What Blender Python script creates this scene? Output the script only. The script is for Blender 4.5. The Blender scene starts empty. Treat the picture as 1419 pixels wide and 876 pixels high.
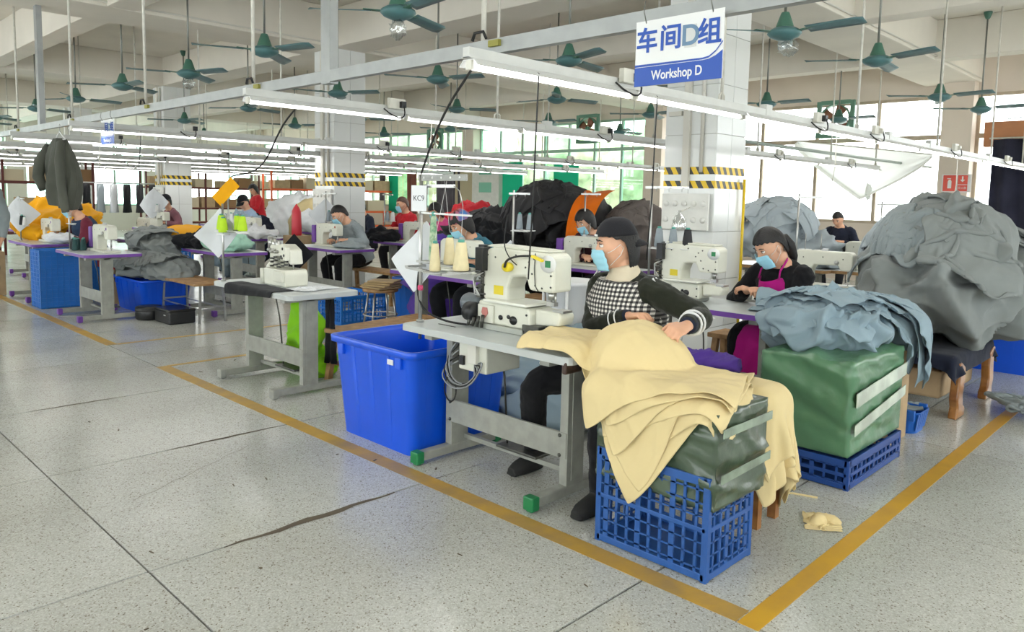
import bpy, bmesh, math, random
import numpy as np
from mathutils import Vector, Matrix, Euler, noise
random.seed(7)
rng = np.random.RandomState(11)
scn = bpy.context.scene
col = scn.collection
PI = math.pi
# ------------------------------------------------------------------ camera
CAM_H = 1.48
YAW, PITCH, ROLL = math.radians(44.3), math.radians(5.45), math.radians(1.15)
FPX = 1050.0
fwd = Vector((math.cos(YAW)*math.cos(PITCH), math.sin(YAW)*math.cos(PITCH), -math.sin(PITCH)))
r0 = Vector((math.sin(YAW), -math.cos(YAW), 0)); u0 = r0.cross(fwd)
rgt = r0*math.cos(ROLL)+u0*math.sin(ROLL); upv = -r0*math.sin(ROLL)+u0*math.cos(ROLL)
cd = bpy.data.cameras.new('camera'); cam = bpy.data.objects.new('camera', cd); col.objects.link(cam)
M3 = Matrix((rgt, upv, -fwd)).transposed()
cam.matrix_world = Matrix.Translation((0, 0, CAM_H)) @ M3.to_4x4()
cd.sensor_width = 36; cd.lens = FPX*36/1419.0
cd.shift_y = -64/1419.0
cd.clip_start = .05; cd.clip_end = 200
scn.camera = cam
# ------------------------------------------------------------------ world and exposure
scn.view_settings.view_transform = 'Standard'
scn.view_settings.look = 'None'
scn.view_settings.gamma = 1.0
scn.view_settings.use_curve_mapping = False
scn.view_settings.exposure = -0.1
w = bpy.data.worlds.new('overcast_sky'); scn.world = w; w.use_nodes = True
bg = w.node_tree.nodes['Background']; bg.inputs[0].default_value = (.93, .97, 1, 1); bg.inputs[1].default_value = 7.0
TUBE_AREA_W = 3.2      # watts of every tube's own light
TUBE_EMIT = 6.0

# ------------------------------------------------------------------ rays through the photograph (offline calibration)
def ray(x, y): return fwd*FPX + rgt*(x-709.5) + upv*(374.0-y)
C0 = Vector((0, 0, CAM_H))
def on_z(x, y, z): d = ray(x, y); return C0+d*((z-CAM_H)/d.z)
def on_x(x, y, X): d = ray(x, y); return C0+d*(X/d.x)
def on_y(x, y, Y): d = ray(x, y); return C0+d*(Y/d.y)

# ------------------------------------------------------------------ materials
MATS = {}
def mat(name, c, rough=.5, metal=0., noise_amt=0., noise_scale=8., bump=0., bump_scale=60., emit=0., spec=.5, sheen=0., c2=None, trans=0., coat=0., folds=0, fold_s=.5):
    if name in MATS: return MATS[name]
    m = bpy.data.materials.new(name); m.use_nodes = True; MATS[name] = m
    nt = m.node_tree; b = nt.nodes['Principled BSDF']
    b.inputs['Base Color'].default_value = (*c, 1); b.inputs['Roughness'].default_value = rough
    b.inputs['Metallic'].default_value = metal; b.inputs['Specular IOR Level'].default_value = spec
    if sheen: b.inputs['Sheen Weight'].default_value = sheen
    if coat: b.inputs['Coat Weight'].default_value = coat
    if emit:
        b.inputs['Emission Color'].default_value = (*c, 1); b.inputs['Emission Strength'].default_value = emit
    tc = nt.nodes.new('ShaderNodeTexCoord')
    if noise_amt or c2:
        n = nt.nodes.new('ShaderNodeTexNoise'); n.inputs['Scale'].default_value = noise_scale; n.inputs['Detail'].default_value = 5
        nt.links.new(tc.outputs['Object'], n.inputs['Vector'])
        mx = nt.nodes.new('ShaderNodeMix'); mx.data_type = 'RGBA'
        cc = c2 if c2 else tuple(max(0, v*(1-noise_amt)) for v in c)
        c1 = c if c2 else tuple(min(1, v*(1+noise_amt*.6)) for v in c)
        mx.inputs['A'].default_value = (*c1, 1); mx.inputs['B'].default_value = (*cc, 1)
        rp = nt.nodes.new('ShaderNodeMapRange'); rp.inputs['From Min'].default_value = .35; rp.inputs['From Max'].default_value = .65
        nt.links.new(n.outputs['Fac'], rp.inputs['Value']); nt.links.new(rp.outputs['Result'], mx.inputs['Factor'])
        nt.links.new(mx.outputs['Result'], b.inputs['Base Color'])
    if bump:
        n2 = nt.nodes.new('ShaderNodeTexNoise'); n2.inputs['Scale'].default_value = bump_scale; n2.inputs['Detail'].default_value = 3
        nt.links.new(tc.outputs['Object'], n2.inputs['Vector'])
        bp = nt.nodes.new('ShaderNodeBump'); bp.inputs['Strength'].default_value = bump; bp.inputs['Distance'].default_value = .01
        nt.links.new(n2.outputs['Fac'], bp.inputs['Height']); nt.links.new(bp.outputs['Normal'], b.inputs['Normal'])
        if folds:
            n4 = nt.nodes.new('ShaderNodeTexNoise'); n4.noise_type = 'RIDGED_MULTIFRACTAL'; n4.inputs['Scale'].default_value = folds; n4.inputs['Detail'].default_value = 1.5; n4.inputs['Distortion'].default_value = .6
            nt.links.new(tc.outputs['Object'], n4.inputs['Vector'])
            b4 = nt.nodes.new('ShaderNodeBump'); b4.inputs['Strength'].default_value = fold_s; b4.inputs['Distance'].default_value = .02
            nt.links.new(n4.outputs['Fac'], b4.inputs['Height']); nt.links.new(b4.outputs['Normal'], bp.inputs['Normal'])
    return m
def cloth_mat(name, c, bump=.25, var=.10, scale=420, rough=.9, sheen=.08, folds=6, fold_s=.45): 
    return mat(name, c, rough, noise_amt=var, noise_scale=3, bump=bump, bump_scale=scale, spec=.2, sheen=sheen, folds=folds, fold_s=fold_s)
def hx(s):
    v = [int(s[i:i+2], 16)/255 for i in (0, 2, 4)]
    return tuple(x/12.92 if x <= .04045 else ((x+.055)/1.055)**2.4 for x in v)
white_paint = mat('white_paint', hx('dcdcd6'), .5, noise_amt=.06)
plaster = mat('plaster', hx('dcd8ce'), .85, noise_amt=.05, noise_scale=1.5, bump=.1, bump_scale=30)
plaster_warm = mat('plaster_warm', hx('d9cdbf'), .85, noise_amt=.05, noise_scale=1.2)
ceil_m = mat('ceiling_paint', hx('dfd9cd'), .9, noise_amt=.07, noise_scale=1.0)
tile_m = mat('glazed_tile', hx('e4e6e4'), .12, noise_amt=.03, noise_scale=2)
grout = mat('grout', hx('bdbcb6'), .8)
channel_m = mat('grey_channel', hx('9fa2a1'), .4, metal=.35, noise_amt=.08)
trunk_m = mat('white_trunking', hx('c9cac6'), .4, noise_amt=.05)
refl_m = mat('reflector_white', hx('d3d4d2'), .3)
tube_m = mat('tube_glow', (1, .99, .97), .4, emit=TUBE_EMIT)
rod_m = mat('hanging_rod_paint', hx('cfccc2'), .5, noise_amt=.1, noise_scale=20)
fan_m = mat('fan_teal', hx('4d7678'), .4, noise_amt=.12, noise_scale=10)
fan_cap = mat('fan_green', hx('44705f'), .45)
blade_m = mat('fan_blade', hx('5d7d80'), .35, noise_amt=.1)
rod_dark = mat('rod_steel', hx('7e7f79'), .4, metal=.5)
black_pl = mat('black_plastic', hx('1b1c1e'), .4)
black_rub = mat('black_rubber', hx('222222'), .7)
socket_m = mat('socket_ivory', hx('d7d5ca'), .45)
table_top_m = mat('table_top_laminate', hx('c3c9c9'), .3, noise_amt=.05, noise_scale=9)
table_grey = mat('table_leg_grey', hx('96978f'), .5, noise_amt=.12, noise_scale=14)
purple_m = mat('purple_edge', hx('6f3f9c'), .45)
green_cap = mat('green_cap', hx('1d7a48'), .4)
machine_m = mat('machine_cream', hx('d8d8ca'), .35, noise_amt=.04, noise_scale=12)
steel = mat('steel', hx('b5b5b2'), .3, metal=.8)
dark_steel = mat('dark_steel', hx('54544f'), .4, metal=.6, noise_amt=.3, noise_scale=25)
motor_m = mat('motor_grey', hx('6d7479'), .4, metal=.2)
yellow_m = mat('yellow_plastic', hx('e5cf2a'), .4)
wood_m = mat('bench_wood', hx('b08a5c'), .6, c2=hx('8e6a42'), noise_scale=14)
wood_dk = mat('varnished_wood', hx('a8743f'), .3, c2=hx('7e4f28'), noise_scale=9)
crate_blue = mat('crate_blue', hx('28579c'), .45, noise_amt=.1)
crate_lt = mat('crate_bright_blue', hx('2173c8'), .45, noise_amt=.08)
bin_blue = mat('tub_blue', hx('0a55dc'), .3, noise_amt=.06, noise_scale=3, spec=.6)
card_m = mat('cardboard', hx('b39a78'), .85, noise_amt=.1)
red_paint = mat('red_paint', hx('b5382c'), .5)
orange_paint = mat('orange_paint', hx('e2622c'), .5)
skin = mat('skin', hx('d9a789'), .5, noise_amt=.06, noise_scale=20, spec=.4)
hair_m = mat('hair_black', hx('100d0d'), .5, noise_amt=.35, noise_scale=60, bump=.5, bump_scale=150)
hair_br = mat('hair_brown', hx('53392d'), .45, noise_amt=.3, noise_scale=60, bump=.4, bump_scale=150)
mask_m = mat('mask_blue', hx('9fd6ea'), .8, noise_amt=.04, bump=.2, bump_scale=200)
eye_w = mat('eye_white', hx('e8e4e0'), .2); eye_b = mat('eye_dark', hx('1c120e'), .1)
def glass_mat(name, tint, gl=.08):
    m = bpy.data.materials.new(name); m.use_nodes = True; nt = m.node_tree; nt.nodes.clear()
    o = nt.nodes.new('ShaderNodeOutputMaterial'); t = nt.nodes.new('ShaderNodeBsdfTransparent'); g = nt.nodes.new('ShaderNodeBsdfGlossy')
    g.inputs['Roughness'].default_value = .03; t.inputs[0].default_value = (*tint, 1)
    mx = nt.nodes.new('ShaderNodeMixShader'); mx.inputs[0].default_value = gl
    nt.links.new(t.outputs[0], mx.inputs[1]); nt.links.new(g.outputs[0], mx.inputs[2]); nt.links.new(mx.outputs[0], o.inputs[0])
    return m
glass = glass_mat('window_glass', (.97, .98, .97)); glass_green = glass_mat('green_tinted_glass', (.78, .93, .86))
clear_pl = glass_mat('clear_plastic', (.88, .9, .9), .25)
def translucent(name, c, f=.5):
    m = bpy.data.materials.new(name); m.use_nodes = True; nt = m.node_tree; nt.nodes.clear()
    o = nt.nodes.new('ShaderNodeOutputMaterial'); d = nt.nodes.new('ShaderNodeBsdfDiffuse'); t = nt.nodes.new('ShaderNodeBsdfTranslucent')
    d.inputs[0].default_value = (*c, 1); t.inputs[0].default_value = (*c, 1)
    mx = nt.nodes.new('ShaderNodeMixShader'); mx.inputs[0].default_value = f
    nt.links.new(d.outputs[0], mx.inputs[1]); nt.links.new(t.outputs[0], mx.inputs[2]); nt.links.new(mx.outputs[0], o.inputs[0]); return m
sheer = translucent('sheer_white', hx('f2f4f1'), .65)
curtain_teal = translucent('curtain_teal', hx('3fc0a0'), .4)

def chaikin(P, it=2):
    P = [Vector(p) for p in P]
    for _ in range(it): P = [P[0]]+[q for a, b_ in zip(P, P[1:]) for q in (a.lerp(b_, .25), a.lerp(b_, .75))]+[P[-1]]
    return P
# ------------------------------------------------------------------ mesh builder
class MB:
    def __init__(s): s.v = []; s.f = []; s.mi = []; s.sm = []; s.m = 0
    def _add(s, vs, fs, smooth=False):
        k = len(s.v); s.v += [tuple(v) for v in vs]
        for f in fs: s.f.append(tuple(i+k for i in f)); s.mi.append(s.m); s.sm.append(smooth)
    def box(s, c, d, rz=0, R=None):
        hx_, hy, hz = d[0]/2, d[1]/2, d[2]/2; c = Vector(c)
        R = R or Matrix.Rotation(rz, 3, 'Z')
        vs = [c+R@Vector((x, y, z)) for x in (-hx_, hx_) for y in (-hy, hy) for z in (-hz, hz)]
        s._add(vs, [(0, 1, 3, 2), (4, 6, 7, 5), (0, 4, 5, 1), (2, 3, 7, 6), (0, 2, 6, 4), (1, 5, 7, 3)]); return s
    def bar(s, a, b, w_, h_, up=(0, 0, 1)):
        a = Vector(a); b = Vector(b); z = (b-a); L = z.length; z.normalize(); u = Vector(up)
        if abs(u.dot(z)) > .98: u = Vector((1, 0, 0))
        x = u.cross(z).normalized(); y = z.cross(x)
        return s.box((a+b)/2, (w_, h_, L), R=Matrix((x, y, z)).transposed())
    def cyl(s, a, b, r1, r2=None, n=12, caps=True):
        return s.tube([a, b], [r1, r1 if r2 is None else r2], n, caps)
    def tube(s, pts, r, n=8, caps=True, flat=None, side=None):
        pts = [Vector(p) for p in pts]; N = len(pts)
        rs = list(r) if hasattr(r, '__len__') else [r]*N
        fl = flat if hasattr(flat, '__len__') else [flat or 1.]*N
        T = [(pts[min(i+1, N-1)]-pts[max(i-1, 0)]).normalized() for i in range(N)]
        u = Vector(side) if side is not None else (Vector((0, 0, 1)) if abs(T[0].z) < .9 else Vector((1, 0, 0)))
        vs = []
        for i in range(N):
            t = T[i]; u = (u-t*u.dot(t)); u = u.normalized() if u.length > 1e-6 else t.orthogonal().normalized(); w_ = t.cross(u)
            ra, rb = (rs[i], rs[i]*fl[i]) if not isinstance(rs[i], tuple) else rs[i]
            for k in range(n):
                a = 2*PI*k/n; vs.append(pts[i]+u*math.cos(a)*ra+w_*math.sin(a)*rb)
        fs = [(i*n+k, i*n+(k+1) % n, (i+1)*n+(k+1) % n, (i+1)*n+k) for i in range(N-1) for k in range(n)]
        if caps: fs += [tuple(range(n-1, -1, -1)), tuple(range((N-1)*n, N*n))]
        s._add(vs, fs, True); return s
    def lathe(s, prof, c=(0, 0, 0), n=16, R=None, sx=1., sy=1., caps=True):
        c = Vector(c); R = R or Matrix.Identity(3); N = len(prof)
        vs = [c+R@Vector((r*math.cos(2*PI*k/n)*sx, r*math.sin(2*PI*k/n)*sy, z)) for r, z in prof for k in range(n)]
        fs = [(i*n+k, i*n+(k+1) % n, (i+1)*n+(k+1) % n, (i+1)*n+k) for i in range(N-1) for k in range(n)]
        if caps and prof[0][0] > 1e-4: fs.append(tuple(range(n-1, -1, -1)))
        if caps and prof[-1][0] > 1e-4: fs.append(tuple(range((N-1)*n, N*n)))
        s._add(vs, fs, True); return s
    def ell(s, c, r, n=16, m=10, R=None):
        prof = [(math.sin(PI*i/m)+1e-5, -math.cos(PI*i/m)) for i in range(m+1)]
        c = Vector(c); R = R or Matrix.Identity(3)
        vs = [c+R@Vector((p*math.cos(2*PI*k/n)*r[0], p*math.sin(2*PI*k/n)*r[1], z*r[2])) for p, z in prof for k in range(n)]
        fs = [(i*n+k, i*n+(k+1) % n, (i+1)*n+(k+1) % n, (i+1)*n+k) for i in range(m) for k in range(n)]
        fs += [tuple(range(n-1, -1, -1)), tuple(range(m*n, m*n+n))]
        s._add(vs, fs, True); return s
    def prism(s, poly, z0, z1, axis='z', c=(0, 0, 0)):
        c = Vector(c); n = len(poly)
        def V(p, t): 
            return c+(Vector((p[0], p[1], t)) if axis == 'z' else Vector((p[0], t, p[1])) if axis == 'y' else Vector((t, p[0], p[1])))
        vs = [V(p, z0) for p in poly]+[V(p, z1) for p in poly]
        fs = [tuple(range(n-1, -1, -1)), tuple(range(n, 2*n))]+[(i, (i+1) % n, n+(i+1) % n, n+i) for i in range(n)]
        s._add(vs, fs); return s
    def grid(s, P, smooth=True, closed=False):
        ny, nx = len(P), len(P[0]); k = nx if closed else nx-1
        s._add([p for row in P for p in row], [(j*nx+i, j*nx+(i+1) % nx, (j+1)*nx+(i+1) % nx, (j+1)*nx+i) for j in range(ny-1) for i in range(k)], smooth); return s
    def build(s, name, m, parent=None, bevel=0., loc=None, subsurf=0, solid=0., remesh=0., smooth_it=0, fix=True):
        me = bpy.data.meshes.new(name); me.from_pydata(s.v, [], s.f)
        for mm in (m if isinstance(m, (list, tuple)) else [m]): me.materials.append(mm)
        me.polygons.foreach_set('material_index', s.mi); me.polygons.foreach_set('use_smooth', s.sm)
        if fix and len(s.v) < 60000:
            b = bmesh.new(); b.from_mesh(me); bmesh.ops.recalc_face_normals(b, faces=b.faces); b.to_mesh(me); b.free()
        me.update()
        o = bpy.data.objects.new(name, me); col.objects.link(o)
        if parent is not None: o.parent = parent
        if loc is not None: o.location = loc
        if remesh:
            md = o.modifiers.new('remesh', 'REMESH'); md.mode = 'VOXEL'; md.voxel_size = remesh; md.use_smooth_shade = True
            if smooth_it: q = o.modifiers.new('smooth', 'SMOOTH'); q.iterations = smooth_it; q.factor = .5
        if bevel: q = o.modifiers.new('bevel', 'BEVEL'); q.width = bevel; q.segments = 2; q.limit_method = 'ANGLE'
        if solid: q = o.modifiers.new('solid', 'SOLIDIFY'); q.thickness = solid; q.offset = 0
        if subsurf: q = o.modifiers.new('sub', 'SUBSURF'); q.levels = subsurf; q.render_levels = subsurf
        return o
def tag(o, label=None, cat=None, group=None, kind=None):
    if label: o['label'] = label
    if cat: o['category'] = cat
    if group: o['group'] = group
    if kind: o['kind'] = kind
    return o
def thing(name, label, cat, loc=(0, 0, 0), rz=0., group=None):
    o = bpy.data.objects.new(name, None); col.objects.link(o); o.location = loc; o.rotation_euler = (0, 0, rz); o.empty_display_size = .1
    return tag(o, label, cat, group)
def copy_tree(o, parent=None, loc=None, rz=None, label=None, group=None):
    c = o.copy(); col.objects.link(c)
    if parent is not None: c.parent = parent
    if loc is not None: c.location = loc
    if rz is not None: c.rotation_euler = (0, 0, rz)
    if label: c['label'] = label
    if group: c['group'] = group
    for ch in list(KIDS.get(o.name, [])) or [k for k in o.children]: copy_tree(ch, c)
    return c
KIDS = {}
def struct(o): o['kind'] = 'structure'; return o
def text_mesh(name, body, size, m, parent, loc, R, depth=.002, align='CENTER', bold=0.):
    cu = bpy.data.curves.new(name, 'FONT'); cu.body = body; cu.size = size; cu.align_x = align; cu.align_y = 'CENTER'; cu.extrude = depth; cu.offset = bold
    t = bpy.data.objects.new(name+'_tmp', cu); col.objects.link(t)
    bpy.context.view_layer.update()
    dg = bpy.context.evaluated_depsgraph_get()
    me = bpy.data.meshes.new_from_object(t.evaluated_get(dg)); bpy.data.objects.remove(t)
    me.materials.clear(); me.materials.append(m)
    me.transform(R.to_4x4()); o = bpy.data.objects.new(name, me); col.objects.link(o); o.parent = parent; o.location = loc
    return o
def wrinkle(P, amp, freq, seed=0, oct=3):
    "ridged, domain-warped folds: numpy (n,3) -> (n,)"
    r = np.random.RandomState(seed); out = np.zeros(len(P)); q = P.copy()
    w1 = np.stack([np.sin(q@(r.randn(3)*freq*.45)+r.rand()*6) for _ in range(3)], 1)
    w2 = np.stack([np.sin(q@(r.randn(3)*freq*.9)+w1[:, 0]*1.5+r.rand()*6) for _ in range(3)], 1)
    q = q+(w1*.9+w2*.4)/freq
    a = 1.
    for o in range(oct):
        for _ in range(2):
            k = r.randn(3); k /= np.linalg.norm(k); s_ = np.sin(q@(k*freq*(1.75**o)*1.3)+r.rand()*6)
            out += a*(1-np.abs(s_))**1.6
        a *= .52
    return out/2.*amp
# ================================================================== the room
X0, X1, Y0, Y1, ZC = -3.6, 15.25, -3.6, 29.6, 4.2
def terrazzo():
    m = bpy.data.materials.new('terrazzo'); m.use_nodes = True; nt = m.node_tree; b = nt.nodes['Principled BSDF']; L = nt.links.new
    tc = nt.nodes.new('ShaderNodeTexCoord')
    v = nt.nodes.new('ShaderNodeTexVoronoi'); v.inputs['Scale'].default_value = 180; L(tc.outputs['Object'], v.inputs['Vector'])
    cr = nt.nodes.new('ShaderNodeValToRGB'); e = cr.color_ramp; e.interpolation = 'LINEAR'
    e.elements[0].position = 0; e.elements[0].color = (*hx('7b746a'), 1); e.elements[1].position = 1; e.elements[1].color = (*hx('d0d2ce'), 1)
    for p, c_ in ((.1, '857d72'), (.2, 'b0b0aa'), (.55, 'bbbcb8'), (.85, 'c8cac6')):
        q = e.elements.new(p); q.color = (*hx(c_), 1)
    L(v.outputs['Color'], cr.inputs['Fac'])
    n = nt.nodes.new('ShaderNodeTexNoise'); n.inputs['Scale'].default_value = .9; n.inputs['Detail'].default_value = 6; L(tc.outputs['Object'], n.inputs['Vector'])
    mx = nt.nodes.new('ShaderNodeMix'); mx.data_type = 'RGBA'; mx.blend_type = 'MULTIPLY'; mx.inputs['Factor'].default_value = 1
    r2 = nt.nodes.new('ShaderNodeValToRGB'); r2.color_ramp.elements[0].position = .3; r2.color_ramp.elements[0].color = (.86, .85, .82, 1); r2.color_ramp.elements[1].position = .7; r2.color_ramp.elements[1].color = (1.08, 1.08, 1.06, 1)
    L(n.outputs['Fac'], r2.inputs['Fac']); L(cr.outputs['Color'], mx.inputs['A']); L(r2.outputs['Color'], mx.inputs['B']); L(mx.outputs['Result'], b.inputs['Base Color'])
    n3 = nt.nodes.new('ShaderNodeTexNoise'); n3.inputs['Scale'].default_value = 3; n3.inputs['Detail'].default_value = 4; L(tc.outputs['Object'], n3.inputs['Vector'])
    mr = nt.nodes.new('ShaderNodeMapRange'); mr.inputs['To Min'].default_value = .10; mr.inputs['To Max'].default_value = .30; L(n3.outputs['Fac'], mr.inputs['Value']); L(mr.outputs['Result'], b.inputs['Roughness'])
    return m
terra = terrazzo()
joint_m = mat('floor_joint', hx('514d46'), .8)
fl = MB().box(((X0+X1)/2, (Y0+Y1)/2, -.06), (X1-X0, Y1-Y0, .1)).build('floor', joint_m); struct(fl)
# slabs of terrazzo, every one with its own edges (joints at x = 1.05 + 1.365 i, y = 1.6 + 1.37 j)
def edges(a, b, o, s):
    k = math.ceil((a-o)/s+1e-6); e = [a]
    while o+k*s < b-1e-6: e.append(o+k*s); k += 1
    return e+[b]
xs = edges(X0, X1, 1.05, 1.365); ys = edges(Y0, Y1, 1.6, 1.37)
slab_cache = {}
for i in range(len(xs)-1):
    for j in range(len(ys)-1):
        w_, d_ = xs[i+1]-xs[i], ys[j+1]-ys[j]; key = (round(w_, 3), round(d_, 3))
        if key not in slab_cache:
            o = MB().box((0, 0, -.01), (w_-.008, d_-.012, .02)).build('floor_slab', terra, fl, bevel=0); slab_cache[key] = o
        else:
            o = slab_cache[key].copy(); col.objects.link(o)
        o.location = ((xs[i]+xs[i+1])/2, (ys[j]+ys[j+1])/2, 0)
# worn crack patches along the joint y=2.97 and painted lines
paint = mat('yellow_floor_paint', hx('c39a3a'), .45, c2=hx('a98a4e'), noise_scale=6, bump=.1)
paint2 = mat('yellow_floor_paint_right', hx('d0a02a'), .4, c2=hx('c29434'), noise_scale=5)
def line(x0, y0, x1, y1, m=paint): 
    o = MB().box(((x0+x1)/2, (y0+y1)/2, .0008), (x1-x0, y1-y0, .0016)).build('painted_line', m, fl); return o
line(2.40, 1.2, 2.50, 6.5); line(2.40, 7.72, 2.50, 14.0); line(2.50, 6.46, 6.2, 6.51); line(2.50, 7.70, 6.2, 7.75)
line(2.40, 1.115, 15.0, 1.195, paint2)
crk = mat('crack_fill', hx('5f5547'), .9)
def crack(pts, wd):
    P = []
    for i, (x, y) in enumerate(pts): P.append((x, y, wd[i]))
    m = MB(); vs = []
    for i, (x, y, w_) in enumerate(P): vs += [(x, y-w_/2, .0012), (x, y+w_/2, .0012)]
    m._add(vs, [(2*i, 2*i+2, 2*i+3, 2*i+1) for i in range(len(P)-1)])
    m.build('floor_crack', crk, fl, fix=False)
crack([(1.35+.08*i, 2.965+.008*math.sin(i*1.7), ) for i in range(12)], [.006+.034*math.sin(PI*i/11)**1.5+.006*(i % 2) for i in range(12)])
crack([(1.65+.07*i, 4.34+.004*math.sin(i*2.3)) for i in range(11)], [.005+.018*math.sin(PI*i/10) for i in range(11)])
crack([(1.28+.07*i, 5.71+.004*math.sin(i*2.3)) for i in range(9)], [.004+.014*math.sin(PI*i/8) for i in range(9)])
crack([(1.25+.06*i, 3.72+.03*i+.01*math.sin(i*2)) for i in range(14)], [.003]*14)
for k in range(26):
    x, y = random.uniform(.6, 5), random.uniform(1.4, 7)
    MB().box((x, y, .0012), (random.uniform(.01, .035), random.uniform(.004, .012), .0024), random.uniform(0, 3)).build('lint_scrap', crk, fl)
# ceiling and beams
ce = MB().box(((X0+X1)/2, (Y0+Y1)/2, ZC+.06), (X1-X0+.5, Y1-Y0+.5, .12)).build('ceiling', ceil_m); struct(ce)
ZB = 3.63
for yb in (-2.75, 3.57, 9.9, 16.3, 22.6):
    MB().box(((X0+X1)/2, yb+.45, (ZB+ZC)/2), (X1-X0, .9, ZC-ZB)).build('ceiling_beam', ceil_m, ce, bevel=.01)
for xb in (0.1, 3.2, 6.3, 9.35, 12.5):
    wd = .55 if xb == 6.3 else .32
    MB().box((xb+wd/2, (Y0+Y1)/2, (ZB+.004+ZC)/2), (wd, Y1-Y0, ZC-ZB-.008)).build('ceiling_beam', ceil_m, ce, bevel=.01)
conduit = mat('conduit_white', hx('d3d0c6'), .5)
for yb in (3.55, 9.88): MB().cyl((X0+.1, yb, ZB+.05), (X1-.1, yb, ZB+.05), .012, n=6).build('conduit', conduit, ce)
# ---- back wall (x = 15.25): pillars, sill wall, head wall, windows
def strip(name, m, boxes, **k):
    b = MB()
    for c, d in boxes: b.box(c, d)
    return b.build(name, m, **k)
SILL, HEAD, TR = 1.12, 3.45, 2.72
wb = strip('wall_back', plaster_warm, [((X1+.12, (Y0+Y1)/2, SILL/2), (.24, Y1-Y0+.5, SILL)), ((X1+.12, (Y0+Y1)/2, (HEAD+ZC)/2), (.24, Y1-Y0+.5, ZC-HEAD))]); struct(wb)
pil = [-2.7, 3.62, 9.9, 16.3, 22.6, 29.2]
for i, y in enumerate(pil):
    wd = .48 if i else .48
    MB().box((15.16, y+wd/2, ZC/2), (.34, wd, ZC-.002)).build('pillar', plaster_warm, wb, bevel=.008)
frame_m = mat('window_frame_paint', hx('b7a994'), .6, noise_amt=.1)
frame_g = mat('window_frame_green', hx('a3bfae'), .6)
def window(name, axis, const, a, b_, z0, z1, nm, tr=None, panes=None, fm=frame_m, th=.06):
    root = bpy.data.objects.new(name, None); col.objects.link(root); root['kind'] = 'structure'
    def bx(u0, u1, za, zb, nm_, m, t=th):
        c = ((u0+u1)/2, (za+zb)/2)
        ctr = (const, c[0], c[1]) if axis == 'x' else (c[0], const, c[1])
        dim = (t, u1-u0, zb-za) if axis == 'x' else (u1-u0, t, zb-za)
        return MB().box(ctr, dim).build(nm_, m, root)
    e = .055
    bx(a, b_, z0, z0+e, 'window_sill', fm, th*1.8); bx(a, b_, z1-e, z1, 'window_head', fm)
    bx(a, a+e, z0+e, z1-e, 'jamb', fm); bx(b_-e, b_, z0+e, z1-e, 'jamb', fm)
    if tr: bx(a+e, b_-e, tr-.04, tr+.04, 'transom', fm, th*1.6)
    st = (b_-a)/nm
    for k in range(nm):
        u0 = a+k*st; u1 = u0+st
        if k: bx(u0-.03, u0+.03, z0+e, z1-e, 'mullion', fm)
        for q, (za, zb) in enumerate([(z0+e, (tr or z1)-e), ((tr or 0)+e, z1-e)][:2 if tr else 1]):
            pm = panes(k, q) if panes else glass
            bx(u0+.03, u1-.03, za, zb, 'pane', pm, .006)
    return root
def pn(k, q): return glass
def pg(k, q): return glass_green if (k*7+q*3) % 3 == 0 else glass
window('window_1', 'x', X1+.05, -2.2, 3.62, SILL, HEAD, 5, TR, pn)
window('window_2', 'x', X1+.05, 4.10, 9.9, SILL, HEAD, 5, TR, pn)
window('window_3', 'x', X1+.05, 10.38, 16.3, SILL, HEAD, 7, TR, pg, frame_g)
window('window_4', 'x', X1+.05, 16.78, 22.6, SILL, HEAD, 6, TR, pg, frame_g)
window('window_5', 'x', X1+.05, 23.08, 29.2, SILL, HEAD, 6, TR, pg, frame_g)
# ---- left wall (y = 29.6)
wl = strip('wall_left', plaster, [(((X0+X1)/2, Y1+.12, .45), (X1-X0+.5, .24, .9)), (((X0+X1)/2, Y1+.12, (3.2+ZC)/2), (X1-X0+.5, .24, ZC-3.2))]); struct(wl)
for x in (-3.4, 0, 6.3, 10.6, 14.9): MB().box((x+.27, Y1-.05, ZC/2), (.55, .3, ZC-.002)).build('pillar', plaster, wl)
for i, (a, b_) in enumerate(((-2.85, 0), (.55, 6.3), (6.85, 10.6), (11.15, 14.9))): window('window_%d' % (6+i), 'y', Y1+.05, a, b_, .9, 3.2, 4 if i else 2, 2.3, pg, frame_g)
# ---- right wall (y = -3.6) and front wall (x = -3.6), behind the camera: unseen windows added to brighten the room
wr = strip('wall_right', plaster, [(((X0+X1)/2, Y0-.12, .5), (X1-X0+.5, .24, 1.0)), (((X0+X1)/2, Y0-.12, (3.3+ZC)/2), (X1-X0+.5, .24, ZC-3.3))]); struct(wr)
for x in (-3.6, 1.8, 7.0, 12.0, 15.0): MB().box((x+.2, Y0-.04, ZC/2), (.4, .3, ZC-.002)).build('pillar', plaster, wr)
for i, (a, b_) in enumerate(((-3.2, 1.8), (2.2, 7.0), (7.4, 12.0), (12.4, 15.0))): window('window_%d' % (10+i), 'y', Y0-.05, a, b_, 1.0, 3.3, 4, 2.5, pn)
wf = strip('wall_front', plaster, [((X0-.12, (Y0+Y1)/2, .5), (.24, Y1-Y0+.5, 1.0)), ((X0-.12, (Y0+Y1)/2, (3.3+ZC)/2), (.24, Y1-Y0+.5, ZC-3.3))]); struct(wf)
for y in (-3.6, 3.57, 9.9, 16.3, 22.6, 29.2): MB().box((X0+.04, y+.25, ZC/2), (.3, .5, ZC-.002)).build('pillar', plaster, wf)
for i, (a, b_) in enumerate(((-3.1, 3.57), (4.07, 9.9), (10.4, 16.3), (16.8, 22.6), (23.1, 29.2))): window('window_%d' % (14+i), 'x', X0-.05, a, b_, 1.0, 3.3, 4, 2.5, pn)

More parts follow.
